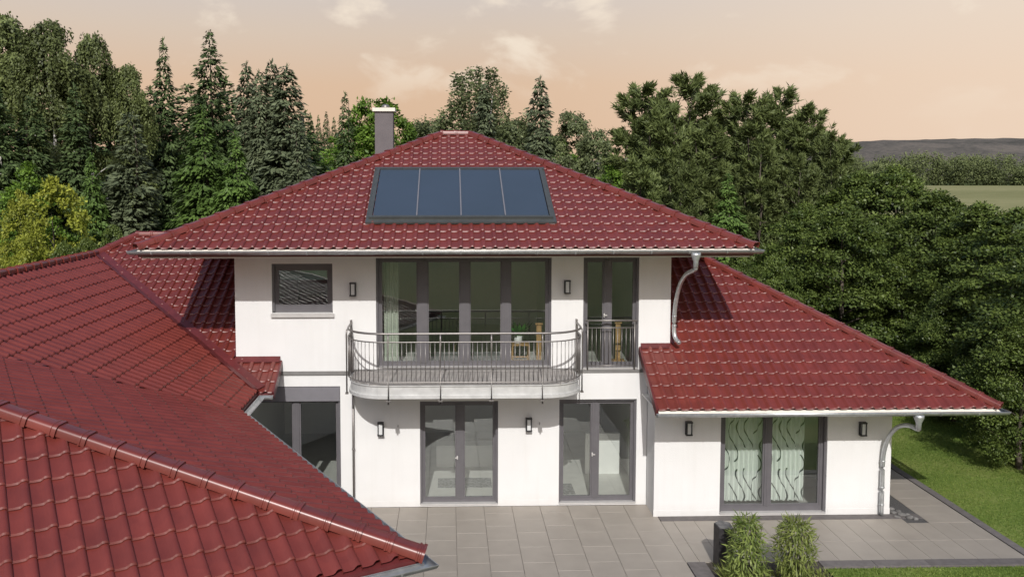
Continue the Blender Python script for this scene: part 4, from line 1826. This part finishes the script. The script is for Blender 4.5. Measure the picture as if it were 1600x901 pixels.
def weeping(seed, h, r, m, strings=420, ls=.13, lw=.075, z0=.1, hang=1.6, upright=False):
    g = np.random.default_rng(seed)
    P, D, Nn, L, W, T = [], [], [], [], [], []
    lead = [(g.normal(0, r * .55), g.normal(0, r * .55), g.uniform(.72, 1.0)) for _ in range(6)]
    lead[0] = (0, 0, 1.0)
    subs = []
    for k in range(30):
        t = g.uniform(.12, 1) ** .8
        q = r * (1.08 - t) ** .6 * g.uniform(.35, .95)
        a = k * 2.4 + g.normal(0, .4)
        subs.append((math.cos(a) * q, math.sin(a) * q, h * (z0 + (.93 - z0) * t), r * g.uniform(.20, .42) * (1.15 - .6 * t)))
    subs.append((0, 0, h * .95, r * .16))
    for k in range(strings):
        t = g.uniform(0, 1) ** .8
        zz = h * (z0 + .06 + (1 - z0 - .06) * t)
        env = ((1 - t) ** .6 * .9 + .06) if upright else (math.sin(math.pi * min(1, .22 + .74 * t)) ** .9)
        rad = r * env * math.sqrt(g.uniform(.05, 1))
        a = g.uniform(0, 6.283)
        if not upright:
            sc_ = subs[int(g.integers(len(subs)))]
            q = unit(g.normal(0, 1, 3)) * g.uniform(.5, 1)
            px_, py_ = sc_[0] + q[0] * sc_[3], sc_[1] + q[1] * sc_[3]
            zz = sc_[2] + q[2] * sc_[3] * .8
            rad, a = math.hypot(px_, py_), math.atan2(py_, px_)
            env = min(1.0, sc_[3] / (r * .42))
        n_ = int(g.uniform(14, 30))
        ln = hang * g.uniform(.45, 1.1) * (.5 + .5 * env)
        u = np.linspace(0, 1, n_)
        ox, oy = g.normal(0, .12, 2)
        sway = .32 * np.sin(u * 2)
        x = math.cos(a) * (rad + sway) + ox * u
        y = math.sin(a) * (rad + sway) + oy * u
        z = zz + (ln * (u - .35) if upright else (-ln * u ** 1.2 + .25 * np.sin(u * 2.2)))
        if upright:
            lx, ly, lh = lead[k % 6]
            x, y, z = lx + x * .42, ly + y * .42, z * lh
        P.append(np.stack([x, y, z], 1) + g.normal(0, .055, (n_, 3)))
        D.append(np.stack([g.normal(0, .5, n_) + .3 * math.cos(a), g.normal(0, .5, n_) + .3 * math.sin(a), g.normal(.3 if upright else -.8, .4, n_)], 1))
        Nn.append(g.normal(0, .55, (n_, 3)) + np.array([math.cos(a), math.sin(a), .6]))
        L.append(ls * g.uniform(.7, 1.3, n_))
        W.append(lw * g.uniform(.7, 1.3, n_))
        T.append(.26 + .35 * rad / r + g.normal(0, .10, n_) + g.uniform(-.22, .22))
    c = np.concatenate
    return leaves_mesh('crown', c(P), c(D), c(Nn), c(L), c(W), c(T), m)


def pine(seed, h, r, m, tufts=620, ls=.30, lw=.05, z0=.08, per=17):
    g = np.random.default_rng(seed)
    P, D, Nn, L, W, T = [], [], [], [], [], []
    nb = 46
    for b in range(nb):
        t = (b + g.uniform(0, 1)) / nb
        zz = h * (z0 + (.97 - z0) * t)
        env = (1 - t) ** .55 * (.75 + .25 * math.sin(t * 9)) + .12
        a = b * 2.4 + g.normal(0, .3)
        ln = r * env * g.uniform(.75, 1.15)
        k = int(tufts / nb * (.5 + env))
        for j in range(k):
            s = g.uniform(.18, 1) ** .7
            rad = ln * s
            sd = g.normal(0, .17) * ln
            c0 = np.array([math.cos(a) * rad - math.sin(a) * sd, math.sin(a) * rad + math.cos(a) * sd, zz + rad * (.12 + .30 * t) + .22 * s * s * ln + g.normal(0, .12)])
            ax = unit(np.array([math.cos(a) * .6, math.sin(a) * .6, .75]) + g.normal(0, .28, 3))
            d = unit(ax + g.normal(0, .55, (per, 3)))
            P.append(c0 + ax * g.uniform(-.16, .10, (per, 1)))
            D.append(d)
            Nn.append(g.normal(0, 1, (per, 3)))
            L.append(ls * g.uniform(.7, 1.15, per))
            W.append(lw * g.uniform(.8, 1.5, per))
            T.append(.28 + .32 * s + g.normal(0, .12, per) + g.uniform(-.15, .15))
    c = np.concatenate
    return leaves_mesh('crown', c(P), c(D), c(Nn), c(L), c(W), c(T), m)


LIB = {}


def lib(key, h, crown, trunk):
    LIB[key] = (h, crown, trunk)


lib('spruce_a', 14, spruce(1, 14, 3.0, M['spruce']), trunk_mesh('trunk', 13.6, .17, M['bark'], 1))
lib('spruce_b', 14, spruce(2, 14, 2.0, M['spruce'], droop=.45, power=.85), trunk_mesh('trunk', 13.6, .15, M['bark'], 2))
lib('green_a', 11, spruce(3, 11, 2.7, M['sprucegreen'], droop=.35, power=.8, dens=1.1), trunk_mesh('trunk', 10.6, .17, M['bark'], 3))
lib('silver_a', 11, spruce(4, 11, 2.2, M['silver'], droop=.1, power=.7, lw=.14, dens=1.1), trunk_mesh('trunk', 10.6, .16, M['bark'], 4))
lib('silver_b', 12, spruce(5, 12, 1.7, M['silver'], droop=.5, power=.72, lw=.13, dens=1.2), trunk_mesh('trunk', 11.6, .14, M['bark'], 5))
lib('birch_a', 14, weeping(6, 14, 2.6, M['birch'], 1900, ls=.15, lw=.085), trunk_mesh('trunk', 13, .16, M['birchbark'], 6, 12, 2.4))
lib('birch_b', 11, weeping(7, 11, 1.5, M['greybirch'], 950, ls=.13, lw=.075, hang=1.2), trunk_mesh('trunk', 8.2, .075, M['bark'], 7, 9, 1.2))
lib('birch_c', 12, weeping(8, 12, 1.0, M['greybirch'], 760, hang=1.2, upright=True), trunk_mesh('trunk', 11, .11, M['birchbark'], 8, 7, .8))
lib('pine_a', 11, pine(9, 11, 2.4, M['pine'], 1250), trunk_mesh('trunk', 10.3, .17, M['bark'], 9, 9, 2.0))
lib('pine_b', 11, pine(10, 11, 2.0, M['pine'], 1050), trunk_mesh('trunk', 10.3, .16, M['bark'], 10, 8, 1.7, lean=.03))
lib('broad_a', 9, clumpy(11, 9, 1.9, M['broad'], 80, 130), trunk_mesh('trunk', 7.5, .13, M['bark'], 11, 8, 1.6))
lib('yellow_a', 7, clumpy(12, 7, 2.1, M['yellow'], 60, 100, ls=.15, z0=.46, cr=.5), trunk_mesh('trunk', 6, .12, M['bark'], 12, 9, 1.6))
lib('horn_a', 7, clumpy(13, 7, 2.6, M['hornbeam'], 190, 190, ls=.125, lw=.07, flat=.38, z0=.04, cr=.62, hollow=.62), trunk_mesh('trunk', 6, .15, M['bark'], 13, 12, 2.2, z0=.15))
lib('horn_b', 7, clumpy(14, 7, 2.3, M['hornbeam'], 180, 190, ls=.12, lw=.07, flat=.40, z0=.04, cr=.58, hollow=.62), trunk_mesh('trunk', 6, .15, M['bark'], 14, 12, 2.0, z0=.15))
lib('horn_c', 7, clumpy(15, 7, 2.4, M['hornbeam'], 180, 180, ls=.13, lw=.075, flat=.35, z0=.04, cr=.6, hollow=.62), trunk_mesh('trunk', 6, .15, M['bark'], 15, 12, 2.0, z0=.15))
rt_ = random.Random(8)
FIRST = set()


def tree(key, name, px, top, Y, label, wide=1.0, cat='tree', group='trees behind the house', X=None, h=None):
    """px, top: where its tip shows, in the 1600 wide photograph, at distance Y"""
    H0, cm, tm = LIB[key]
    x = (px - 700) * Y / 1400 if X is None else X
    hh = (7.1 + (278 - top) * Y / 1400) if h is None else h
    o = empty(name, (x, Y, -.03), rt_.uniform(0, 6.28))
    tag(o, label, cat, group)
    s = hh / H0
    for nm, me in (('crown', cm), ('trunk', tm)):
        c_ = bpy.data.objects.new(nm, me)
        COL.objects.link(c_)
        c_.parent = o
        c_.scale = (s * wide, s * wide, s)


T = tree
# left group
T('birch_a', 'birch_tree', 22, 14, 42, 'tall weeping birch at the far left edge of the wood', 1.1)
T('birch_a', 'birch_tree', 95, 24, 40, 'tall weeping birch second from the left edge above the yellow-green tree', 1.0)
T('birch_a', 'birch_tree', 158, 44, 41.5, 'weeping birch with hanging tip right of the two tallest birches', .8)
T('spruce_a', 'spruce_tree', 62, 150, 37, 'dark spruce in front of the tall birches at left', 1.1)
T('spruce_a', 'spruce_tree', 8, 120, 36, 'dark spruce at the very left edge of the picture', 1.1)
T('spruce_b', 'spruce_tree', 128, 130, 37.5, 'slim dark spruce below the weeping birches', 1.2)
T('birch_a', 'birch_tree', 212, 92, 42, 'smaller rounded birch between the birches and the slender spruce', .75)
T('silver_a', 'fir_tree', 212, 175, 35.5, 'broad silvery fir behind the left roof hip', 1.05)
T('spruce_b', 'spruce_tree', 265, 62, 44, 'slender pointed spruce standing alone against the sky at left', .9)
T('spruce_a', 'spruce_tree', 335, 48, 44, 'tallest wide spruce of the left group with pointed tip', .95)
T('green_a', 'spruce_tree', 322, 165, 37, 'bright green spruce in front of the tallest wide spruce', 1.0)
T('green_a', 'spruce_tree', 372, 205, 36, 'low bright green spruce beside the upper roof hip', .9)
T('silver_b', 'fir_tree', 391, 97, 41, 'narrow grey-green fir, leftmost of the four narrow tips', .9)
T('silver_b', 'fir_tree', 411, 110, 40, 'narrow grey-green fir, second of the four narrow tips', .9)
T('silver_b', 'fir_tree', 430, 94, 40.5, 'narrow grey-green fir, third of the four narrow tips', 1.0)
T('silver_b', 'fir_tree', 452, 101, 39, 'grey-green fir, widest and last of the four narrow tips', 1.3)
T('silver_a', 'fir_tree', 470, 190, 37, 'silvery fir low beside the upper roof hip', .8)
T('yellow_a', 'deciduous_tree', 92, 280, 31, 'small yellow-green tree above the left roof', .72)
T('yellow_a', 'deciduous_tree', 40, 300, 33, 'yellow-green tree half hidden behind the small yellow-green one', .5)
T('broad_a', 'deciduous_tree', 55, 255, 34.5, 'fresh green tree between dark spruces and yellow-green tree', .9)
T('green_a', 'spruce_tree', 150, 235, 34.5, 'green spruce right of the yellow-green tree', .7)
for k, (px, tp, Y) in enumerate(((-40, 60, 46), (40, 110, 50), (110, 120, 51), (180, 120, 50), (245, 135, 50), (300, 130, 52), (360, 120, 52), (420, 130, 52), (480, 172, 54))):
    T('spruce_a' if k % 2 else 'spruce_b', 'spruce_tree', px, tp, Y, 'dark spruce in the shaded back row ' + ('beyond the left picture edge', 'behind the leftmost birch', 'behind the second tall birch', 'behind the hanging birch tip', 'left behind the slender pointed spruce', 'between slender and tallest wide spruce', 'right behind the tallest wide spruce', 'behind the four narrow fir tips', 'behind the widest of the four firs')[k], 2.0, group='back row of the left wood')
for k, (px, tp) in enumerate(((488, 176), (500, 180), (512, 174), (524, 183), (476, 182))):
    T('spruce_b', 'spruce_tree', px, tp, 95, 'far small spruce in the gap left of the single spruce', .8, group='far spruces in the gap')
# middle group
T('spruce_b', 'spruce_tree', 541, 143, 41, 'single dark spruce left of the chimney', .9)
T('broad_a', 'deciduous_tree', 602, 158, 42, 'bright green tree directly behind the chimney', 1.1)
T('broad_a', 'deciduous_tree', 571, 158, 43, 'bright green tree between the single spruce and the chimney', .85)
T('broad_a', 'deciduous_tree', 632, 190, 41, 'green bushy tree right of the chimney', .8)
T('birch_b', 'birch_tree', 655, 183, 58, 'pale far birch left of the roof ridge', 1.2)
T('birch_b', 'birch_tree', 682, 178, 60, 'pale far birch just left of the ridge top', 1.2)
T('birch_c', 'birch_tree', 716, 124, 46, 'upright grey birch, leftmost of the three above the ridge', 1.5)
T('birch_c', 'birch_tree', 742, 114, 47, 'upright grey birch, middle of the three above the ridge', 1.45)
T('birch_c', 'birch_tree', 767, 116, 45, 'upright grey birch, right one of the three above the ridge', 1.35)
T('silver_b', 'fir_tree', 757, 128, 44, 'grey fir standing inside the three upright birches', .9)
T('birch_b', 'birch_tree', 802, 176, 48, 'low grey birch between the upright birches and the slender fir', 1.3)
T('silver_b', 'fir_tree', 843, 118, 41, 'slender grey fir with pointed tip right of the ridge', 1.0)
T('birch_b', 'birch_tree', 818, 190, 49, 'pale birch left behind the slender grey fir', 1.2)
T('birch_b', 'birch_tree', 893, 163, 45, 'weeping birch right of the slender grey fir', 1.15)
T('birch_b', 'birch_tree', 930, 192, 43, 'lower weeping birch beside the dark pines', 1.1)
T('birch_b', 'birch_tree', 868, 200, 46, 'pale low birch between fir and weeping birch', 1.2)
T('broad_a', 'deciduous_tree', 955, 260, 38, 'small green tree at the foot of the pines', 1.0)
T('broad_a', 'deciduous_tree', 905, 270, 40, 'small green tree behind the right roof hip', .9)
# pines
T('pine_a', 'pine_tree', 1008, 132, 38, 'broad dark pine, first of the pine group right of the birches', 1.2, group='pines right of the roof')
T('pine_a', 'pine_tree', 1075, 116, 40, 'tallest pine of the group with ragged top', 1.15, group='pines right of the roof')
T('pine_b', 'pine_tree', 1042, 160, 36, 'pine in front between the two left tall pines', 1.0, group='pines right of the roof')
T('pine_b', 'pine_tree', 1110, 190, 36, 'lower dark pine in front of the tallest pine', 1.1, group='pines right of the roof')
T('pine_a', 'pine_tree', 1165, 144, 39, 'rounded pine in the middle of the group', 1.1, group='pines right of the roof')
T('pine_b', 'pine_tree', 1222, 134, 40, 'pine with open ragged top right of the rounded one', 1.15, group='pines right of the roof')
T('pine_b', 'pine_tree', 1262, 160, 39, 'pine with slanting top near the end of the group', 1.15, group='pines right of the roof')
T('pine_a', 'pine_tree', 1300, 205, 37.5, 'last low pine of the group above the hornbeams', .8, group='pines right of the roof')
T('pine_b', 'pine_tree', 1195, 215, 35, 'low front pine below the rounded one', 1.1, group='pines right of the roof')
T('pine_a', 'pine_tree', 1250, 240, 34.5, 'low front pine next to the hornbeams', .9, group='pines right of the roof')
T('pine_b', 'pine_tree', 1000, 240, 34.5, 'low front pine behind the upper roof corner', 1.2, group='pines right of the roof')
T('pine_a', 'pine_tree', 1070, 250, 33.5, 'low front pine above the end of the upper gutter', 1.0, group='pines right of the roof')
T('green_a', 'spruce_tree', 1140, 270, 32.5, 'low conifer above the upper gutter end', 1.0)
# hornbeams along the lawn
T('horn_b', 'hornbeam_tree', 1350, 268, 35, 'leafy hornbeam next to the last pine', 1.0, group='hornbeams along the lawn')
T('horn_a', 'hornbeam_tree', 1405, 262, 33, 'tallest leafy hornbeam left of the field view', 1.0, group='hornbeams along the lawn')
T('horn_a', 'hornbeam_tree', 1262, 320, 31.5, 'dark leafy hornbeam above the garden wing hip', .95, group='hornbeams along the lawn')
T('horn_b', 'hornbeam_tree', 1325, 318, 29.5, 'leafy hornbeam in front, overhanging the garden wing hip', 1.0, group='hornbeams along the lawn')
T('horn_a', 'hornbeam_tree', 1478, 300, 30, 'leafy hornbeam below the far field', 1.05, group='hornbeams along the lawn')
T('horn_b', 'hornbeam_tree', 1545, 318, 27.5, 'leafy hornbeam with yellowing leaves near the picture edge', 1.05, group='hornbeams along the lawn')
T('horn_c', 'hornbeam_tree', 1612, 328, 25, 'leafy hornbeam cut by the right edge of the picture', 1.05, group='hornbeams along the lawn')
T('horn_c', 'hornbeam_tree', 1420, 400, 29, 'lower hornbeam in front with drooping branches behind the garden wing eave', .95, group='hornbeams along the lawn')
T('horn_a', 'hornbeam_tree', 1515, 440, 25.5, 'lower hornbeam with light sprays above the lawn', .9, group='hornbeams along the lawn')
T('horn_b', 'hornbeam_tree', 1590, 470, 23.2, 'lower leafy hornbeam beside the lawn at the right edge', .9, group='hornbeams along the lawn')
T('horn_a', 'hornbeam_tree', 1625, 500, 21.2, 'low leafy hornbeam at the lawn edge, nearest the camera', .95, group='hornbeams along the lawn')
T('horn_c', 'hornbeam_tree', 1675, 350, 22, 'hornbeam beyond the right edge', 1.0, group='hornbeams along the lawn')
T('horn_c', 'shrub', 1165, 392, 29, 'sunlit olive shrub behind the garden wing ridge', .8, 'shrub', group='shrubs behind the garden wing')
T('horn_b', 'shrub', 1215, 400, 28.5, 'dark shrub behind the garden wing hip', .8, 'shrub', group='shrubs behind the garden wing')
for k, (px, tp, Y) in enumerate(((1130, 178, 46), (1200, 172, 47), (985, 200, 46), (1050, 168, 46), (1285, 205, 46), (1330, 262, 48), (640, 215, 62), (700, 205, 64), (780, 200, 62), (860, 215, 60), (560, 200, 60))):
    T('pine_a' if px > 900 else 'broad_a', 'pine_tree' if px > 900 else 'deciduous_tree', px, tp, Y, 'dim tree in the back row ' + ('behind the lower dark front pine', 'behind the rounded middle pine', 'behind the first broad pine', 'behind the tallest ragged pine', 'behind the slanting last tall pine', 'behind the pine next to the hornbeams', 'right of the chimney', 'behind the left end of the ridge', 'behind the three upright birches', 'behind the weeping birch', 'left of the chimney')[k], 1.7, group='back row of ' + ('pines' if px > 900 else 'garden trees'))
# low shrubs behind the left roof
for px, tp, Y, lb in ((105, 378, 29, 'low green shrub under the small yellow-green tree'), (140, 372, 29.5, 'low green shrub left of the side wing ridge end'), (182, 352, 30, 'green shrub behind the side wing ridge end')):
    T('horn_c', 'shrub', px, tp, Y, lb, .55, 'shrub', group='shrubs behind the side wing')
po = MB()
po.box(-.05, .05, -.05, .05, 0, 3.75)
o = po.build('garden_post', M['concrete'], loc=(-14.15, 29.2, -.03))
tag(o, 'pale concrete post in the shade below the yellow-green tree', 'post')


# far wood beyond the field
def far_wood():
    g = np.random.default_rng(31)
    P, D, Nn, L, W, T_ = [], [], [], [], [], []
    for k in range(330):
        x = g.uniform(150, 1000)
        y = g.uniform(835, 900)
        h = g.uniform(17, 31) + 4 * math.sin(x / 60)
        r = g.uniform(6, 10)
        for j in range(9):
            c0 = np.array([x, y, 0]) + np.array([g.normal(0, r * .45), g.normal(0, r * .4), h * g.uniform(.08, .86)])
            n_ = 46
            q = unit(g.normal(0, 1, (n_, 3))) * g.uniform(.5, 1, (n_, 1))
            P.append(c0 + q * np.array([r * .7, r * .6, h * .2]))
            D.append(g.normal(0, 1, (n_, 3)))
            Nn.append(q + g.normal(0, .4, (n_, 3)) + np.array([0, -.5, .5]))
            L.append(g.uniform(1.2, 2.4, n_))
            W.append(g.uniform(.8, 1.6, n_))
            T_.append(.4 + .3 * q[:, 2] + g.normal(0, .15, n_) + g.uniform(-.15, .15))
    c = np.concatenate
    o = link('far_wood', leaves_mesh('far_wood', c(P), c(D), c(Nn), c(L), c(W), c(T_), M['farwood']))
    tag(o, 'far belt of rounded trees beyond the pale field', 'wood', kind='stuff')


far_wood()


def grass():
    g = np.random.default_rng(77)
    n1, n2_ = 80000, 18000
    xy = np.concatenate([np.stack([g.uniform(11.06, 16.5, n1), g.uniform(15, 32, n1)], 1), np.stack([g.uniform(6.92, 12.0, n2_), g.uniform(13.5, 15.74, n2_)], 1)])
    n_ = len(xy)
    pos = np.concatenate([xy, np.full((n_, 1), -.02)], 1)
    d = np.stack([g.normal(0, .45, n_), g.normal(0, .45, n_), np.ones(n_)], 1)
    pat = np.sin(xy[:, 0] * 1.7 + np.sin(xy[:, 1] * 1.1)) * np.sin(xy[:, 1] * 1.3 + 1)
    me = leaves_mesh('grass', pos, d, g.normal(0, 1, (n_, 3)), g.uniform(.02, .05, n_), g.uniform(.010, .018, n_), .42 + .18 * pat + g.normal(0, .2, n_), M['grassblade'])
    tag(link('grass', me), 'short mown lawn grass beside the paving', 'grass', kind='stuff')


grass()


# planting bed: two clipped bamboos, basalt column, ornamental grass
def bamboo(name, x, y, h, r, m, seed, label, shape):
    g = np.random.default_rng(seed)
    o = empty(name, (x, y, -.01))
    tag(o, label, 'shrub', 'bamboos in the planting bed')
    mb = MB()
    for k in range(16):
        a = g.uniform(0, 6.28)
        q = g.uniform(.05, .3) * r
        e = g.uniform(.3, .9) * r
        mb.tube([(q * math.cos(a), q * math.sin(a), 0), (.5 * (q + e) * math.cos(a), .5 * (q + e) * math.sin(a), h * .45), (e * math.cos(a), e * math.sin(a), h * g.uniform(.75, .95))], .006, 5)
    mb.build('cane', M['bambooy'] if False else M['bark'], o)
    n_ = 1900
    t = g.uniform(.05, 1, n_) ** .85
    rad = r * np.array([shape(v) for v in t]) * np.sqrt(g.uniform(.12, 1, n_)) * g.uniform(.9, 1.1, n_)
    a = g.uniform(0, 6.283, n_)
    pos = np.stack([np.cos(a) * rad, np.sin(a) * rad, h * t], 1)
    d = np.stack([np.cos(a) * .55 + g.normal(0, .4, n_), np.sin(a) * .55 + g.normal(0, .4, n_), g.normal(-.35, .6, n_)], 1)
    nn = np.stack([np.cos(a), np.sin(a), np.full(n_, .9)], 1) + g.normal(0, .5, (n_, 3))
    link('foliage', leaves_mesh('foliage', pos, d, nn, g.uniform(.08, .19, n_), g.uniform(.016, .03, n_), .25 + .35 * rad / r + g.normal(0, .2, n_), m), o)
    k = 60
    a = g.uniform(0, 6.283, k)
    q = r * g.uniform(.2, .8, k) * shape(.95)
    link('shoots', leaves_mesh('shoots', np.stack([np.cos(a) * q, np.sin(a) * q, np.full(k, h * .95)], 1), np.stack([np.cos(a) * .5, np.sin(a) * .5, np.ones(k)], 1) + g.normal(0, .25, (k, 3)), g.normal(0, 1, (k, 3)), g.uniform(.08, .2, k), .014, g.uniform(.2, .8, k), m), o)


bamboo('bamboo_shrub', 5.17, 15.0, 1.24, .31, M['bamboo'], 41, 'tall green bamboo shrub beside the dark basalt column', lambda t: .42 + .66 * math.sin(math.pi * (.30 + .66 * t)))
bamboo('bamboo_shrub', 6.06, 15.1, 1.15, .33, M['bambooy'], 42, 'rounder olive-green bamboo shrub at the end of the planting bed', lambda t: .18 + .90 * math.sin(math.pi * min(1, .02 + .84 * t)) ** 1.0)
bc = empty('basalt_column', (5.04, 15.88, -.01), R(8))
tag(bc, 'dark basalt column standing in the bed left of the bamboo', 'stone column')
b = MB()
b.prism([(-.15, -.13), (.13, -.15), (.16, .10), (-.02, .17), (-.16, .08)], 0, [.76, .74, .77, .80, .79])
b.build('shaft', M['basalt'], bc)
b = MB()
b.prism([(-.13, -.11), (.11, -.13), (.14, .09), (-.02, .15), (-.14, .07)], [.761, .741, .771, .801, .791], [.775, .755, .785, .815, .805])
b.build('polished_top', M['stone'], bc)
g = np.random.default_rng(55)
n = 260
a = g.uniform(0, 6.283, n)
q = g.uniform(0, .12, n)
me = leaves_mesh('blades', np.stack([np.cos(a) * q, np.sin(a) * q, np.zeros(n)], 1), np.stack([np.cos(a) * .5, np.sin(a) * .5, np.ones(n)], 1) + g.normal(0, .18, (n, 3)), g.normal(0, 1, (n, 3)), g.uniform(.25, .5, n), .014, g.uniform(.3, 1, n), M['bambooy'])
og = empty('ornamental_grass', (4.98, 15.15, -.01))
tag(og, 'tuft of spiky ornamental grass at the corner of the bed', 'grass tuft')
link('blades', me, og)
# loose stones on the gravel by the house corner and in the bed
rs2 = random.Random(12)


def stone(x, y, s, label, group, m=None):
    bm = bmesh.new()
    bmesh.ops.create_icosphere(bm, subdivisions=2, radius=s)
    k = [rs2.uniform(.7, 1.3) for _ in range(3)]
    for v in bm.verts:
        v.co.x *= k[0] * (1 + .25 * math.sin(v.co.y * 9 / s * .3))
        v.co.y *= k[1]
        v.co.z *= .5 * k[2]
        v.co += Vector((rs2.uniform(-1, 1), rs2.uniform(-1, 1), rs2.uniform(-1, 1))) * s * .09
    me = bpy.data.meshes.new('stone')
    bm.to_mesh(me)
    bm.free()
    me.materials.append(m or M['stone'])
    o = link('stone', me)
    o.location = (x, y, s * .22)
    o.rotation_euler = (0, 0, rs2.uniform(0, 6))
    tag(o, label, 'stone', group)


for x, y, s in ((9.45, 18.35, .07), (9.56, 18.22, .08), (9.42, 18.12, .06), (9.66, 18.05, .075), (9.60, 18.42, .06), (9.74, 18.0, .06), (9.50, 18.55, .07), (9.38, 18.4, .05), (9.7, 18.25, .05)):
    stone(x, y, s, 'loose grey stone on the dark gravel at the house corner', 'stones at the house corner')
for x, y, s in ((4.95, 15.9, .06), (4.88, 15.75, .05), (5.6, 15.55, .05), (5.75, 15.3, .06), (6.5, 15.2, .06), (6.62, 15.0, .05)):
    stone(x, y, s, 'small pale stone lying between the plants of the bed', 'stones in the planting bed')
# grassy ground cover in the bed
g = np.random.default_rng(60)
n = 5200
xy = np.stack([g.uniform(5.1, 6.84, n), g.uniform(12.5, 15.6, n)], 1)
me = leaves_mesh('ground_cover', np.concatenate([xy, np.full((n, 1), -.01)], 1), np.stack([g.normal(0, .6, n), g.normal(0, .6, n), np.ones(n)], 1), g.normal(0, 1, (n, 3)), g.uniform(.04, .16, n), g.uniform(.012, .022, n), g.uniform(.1, .9, n), M['bambooy'])
tag(link('ground_cover', me), 'low grassy ground cover between the bamboos', 'ground cover', kind='stuff')
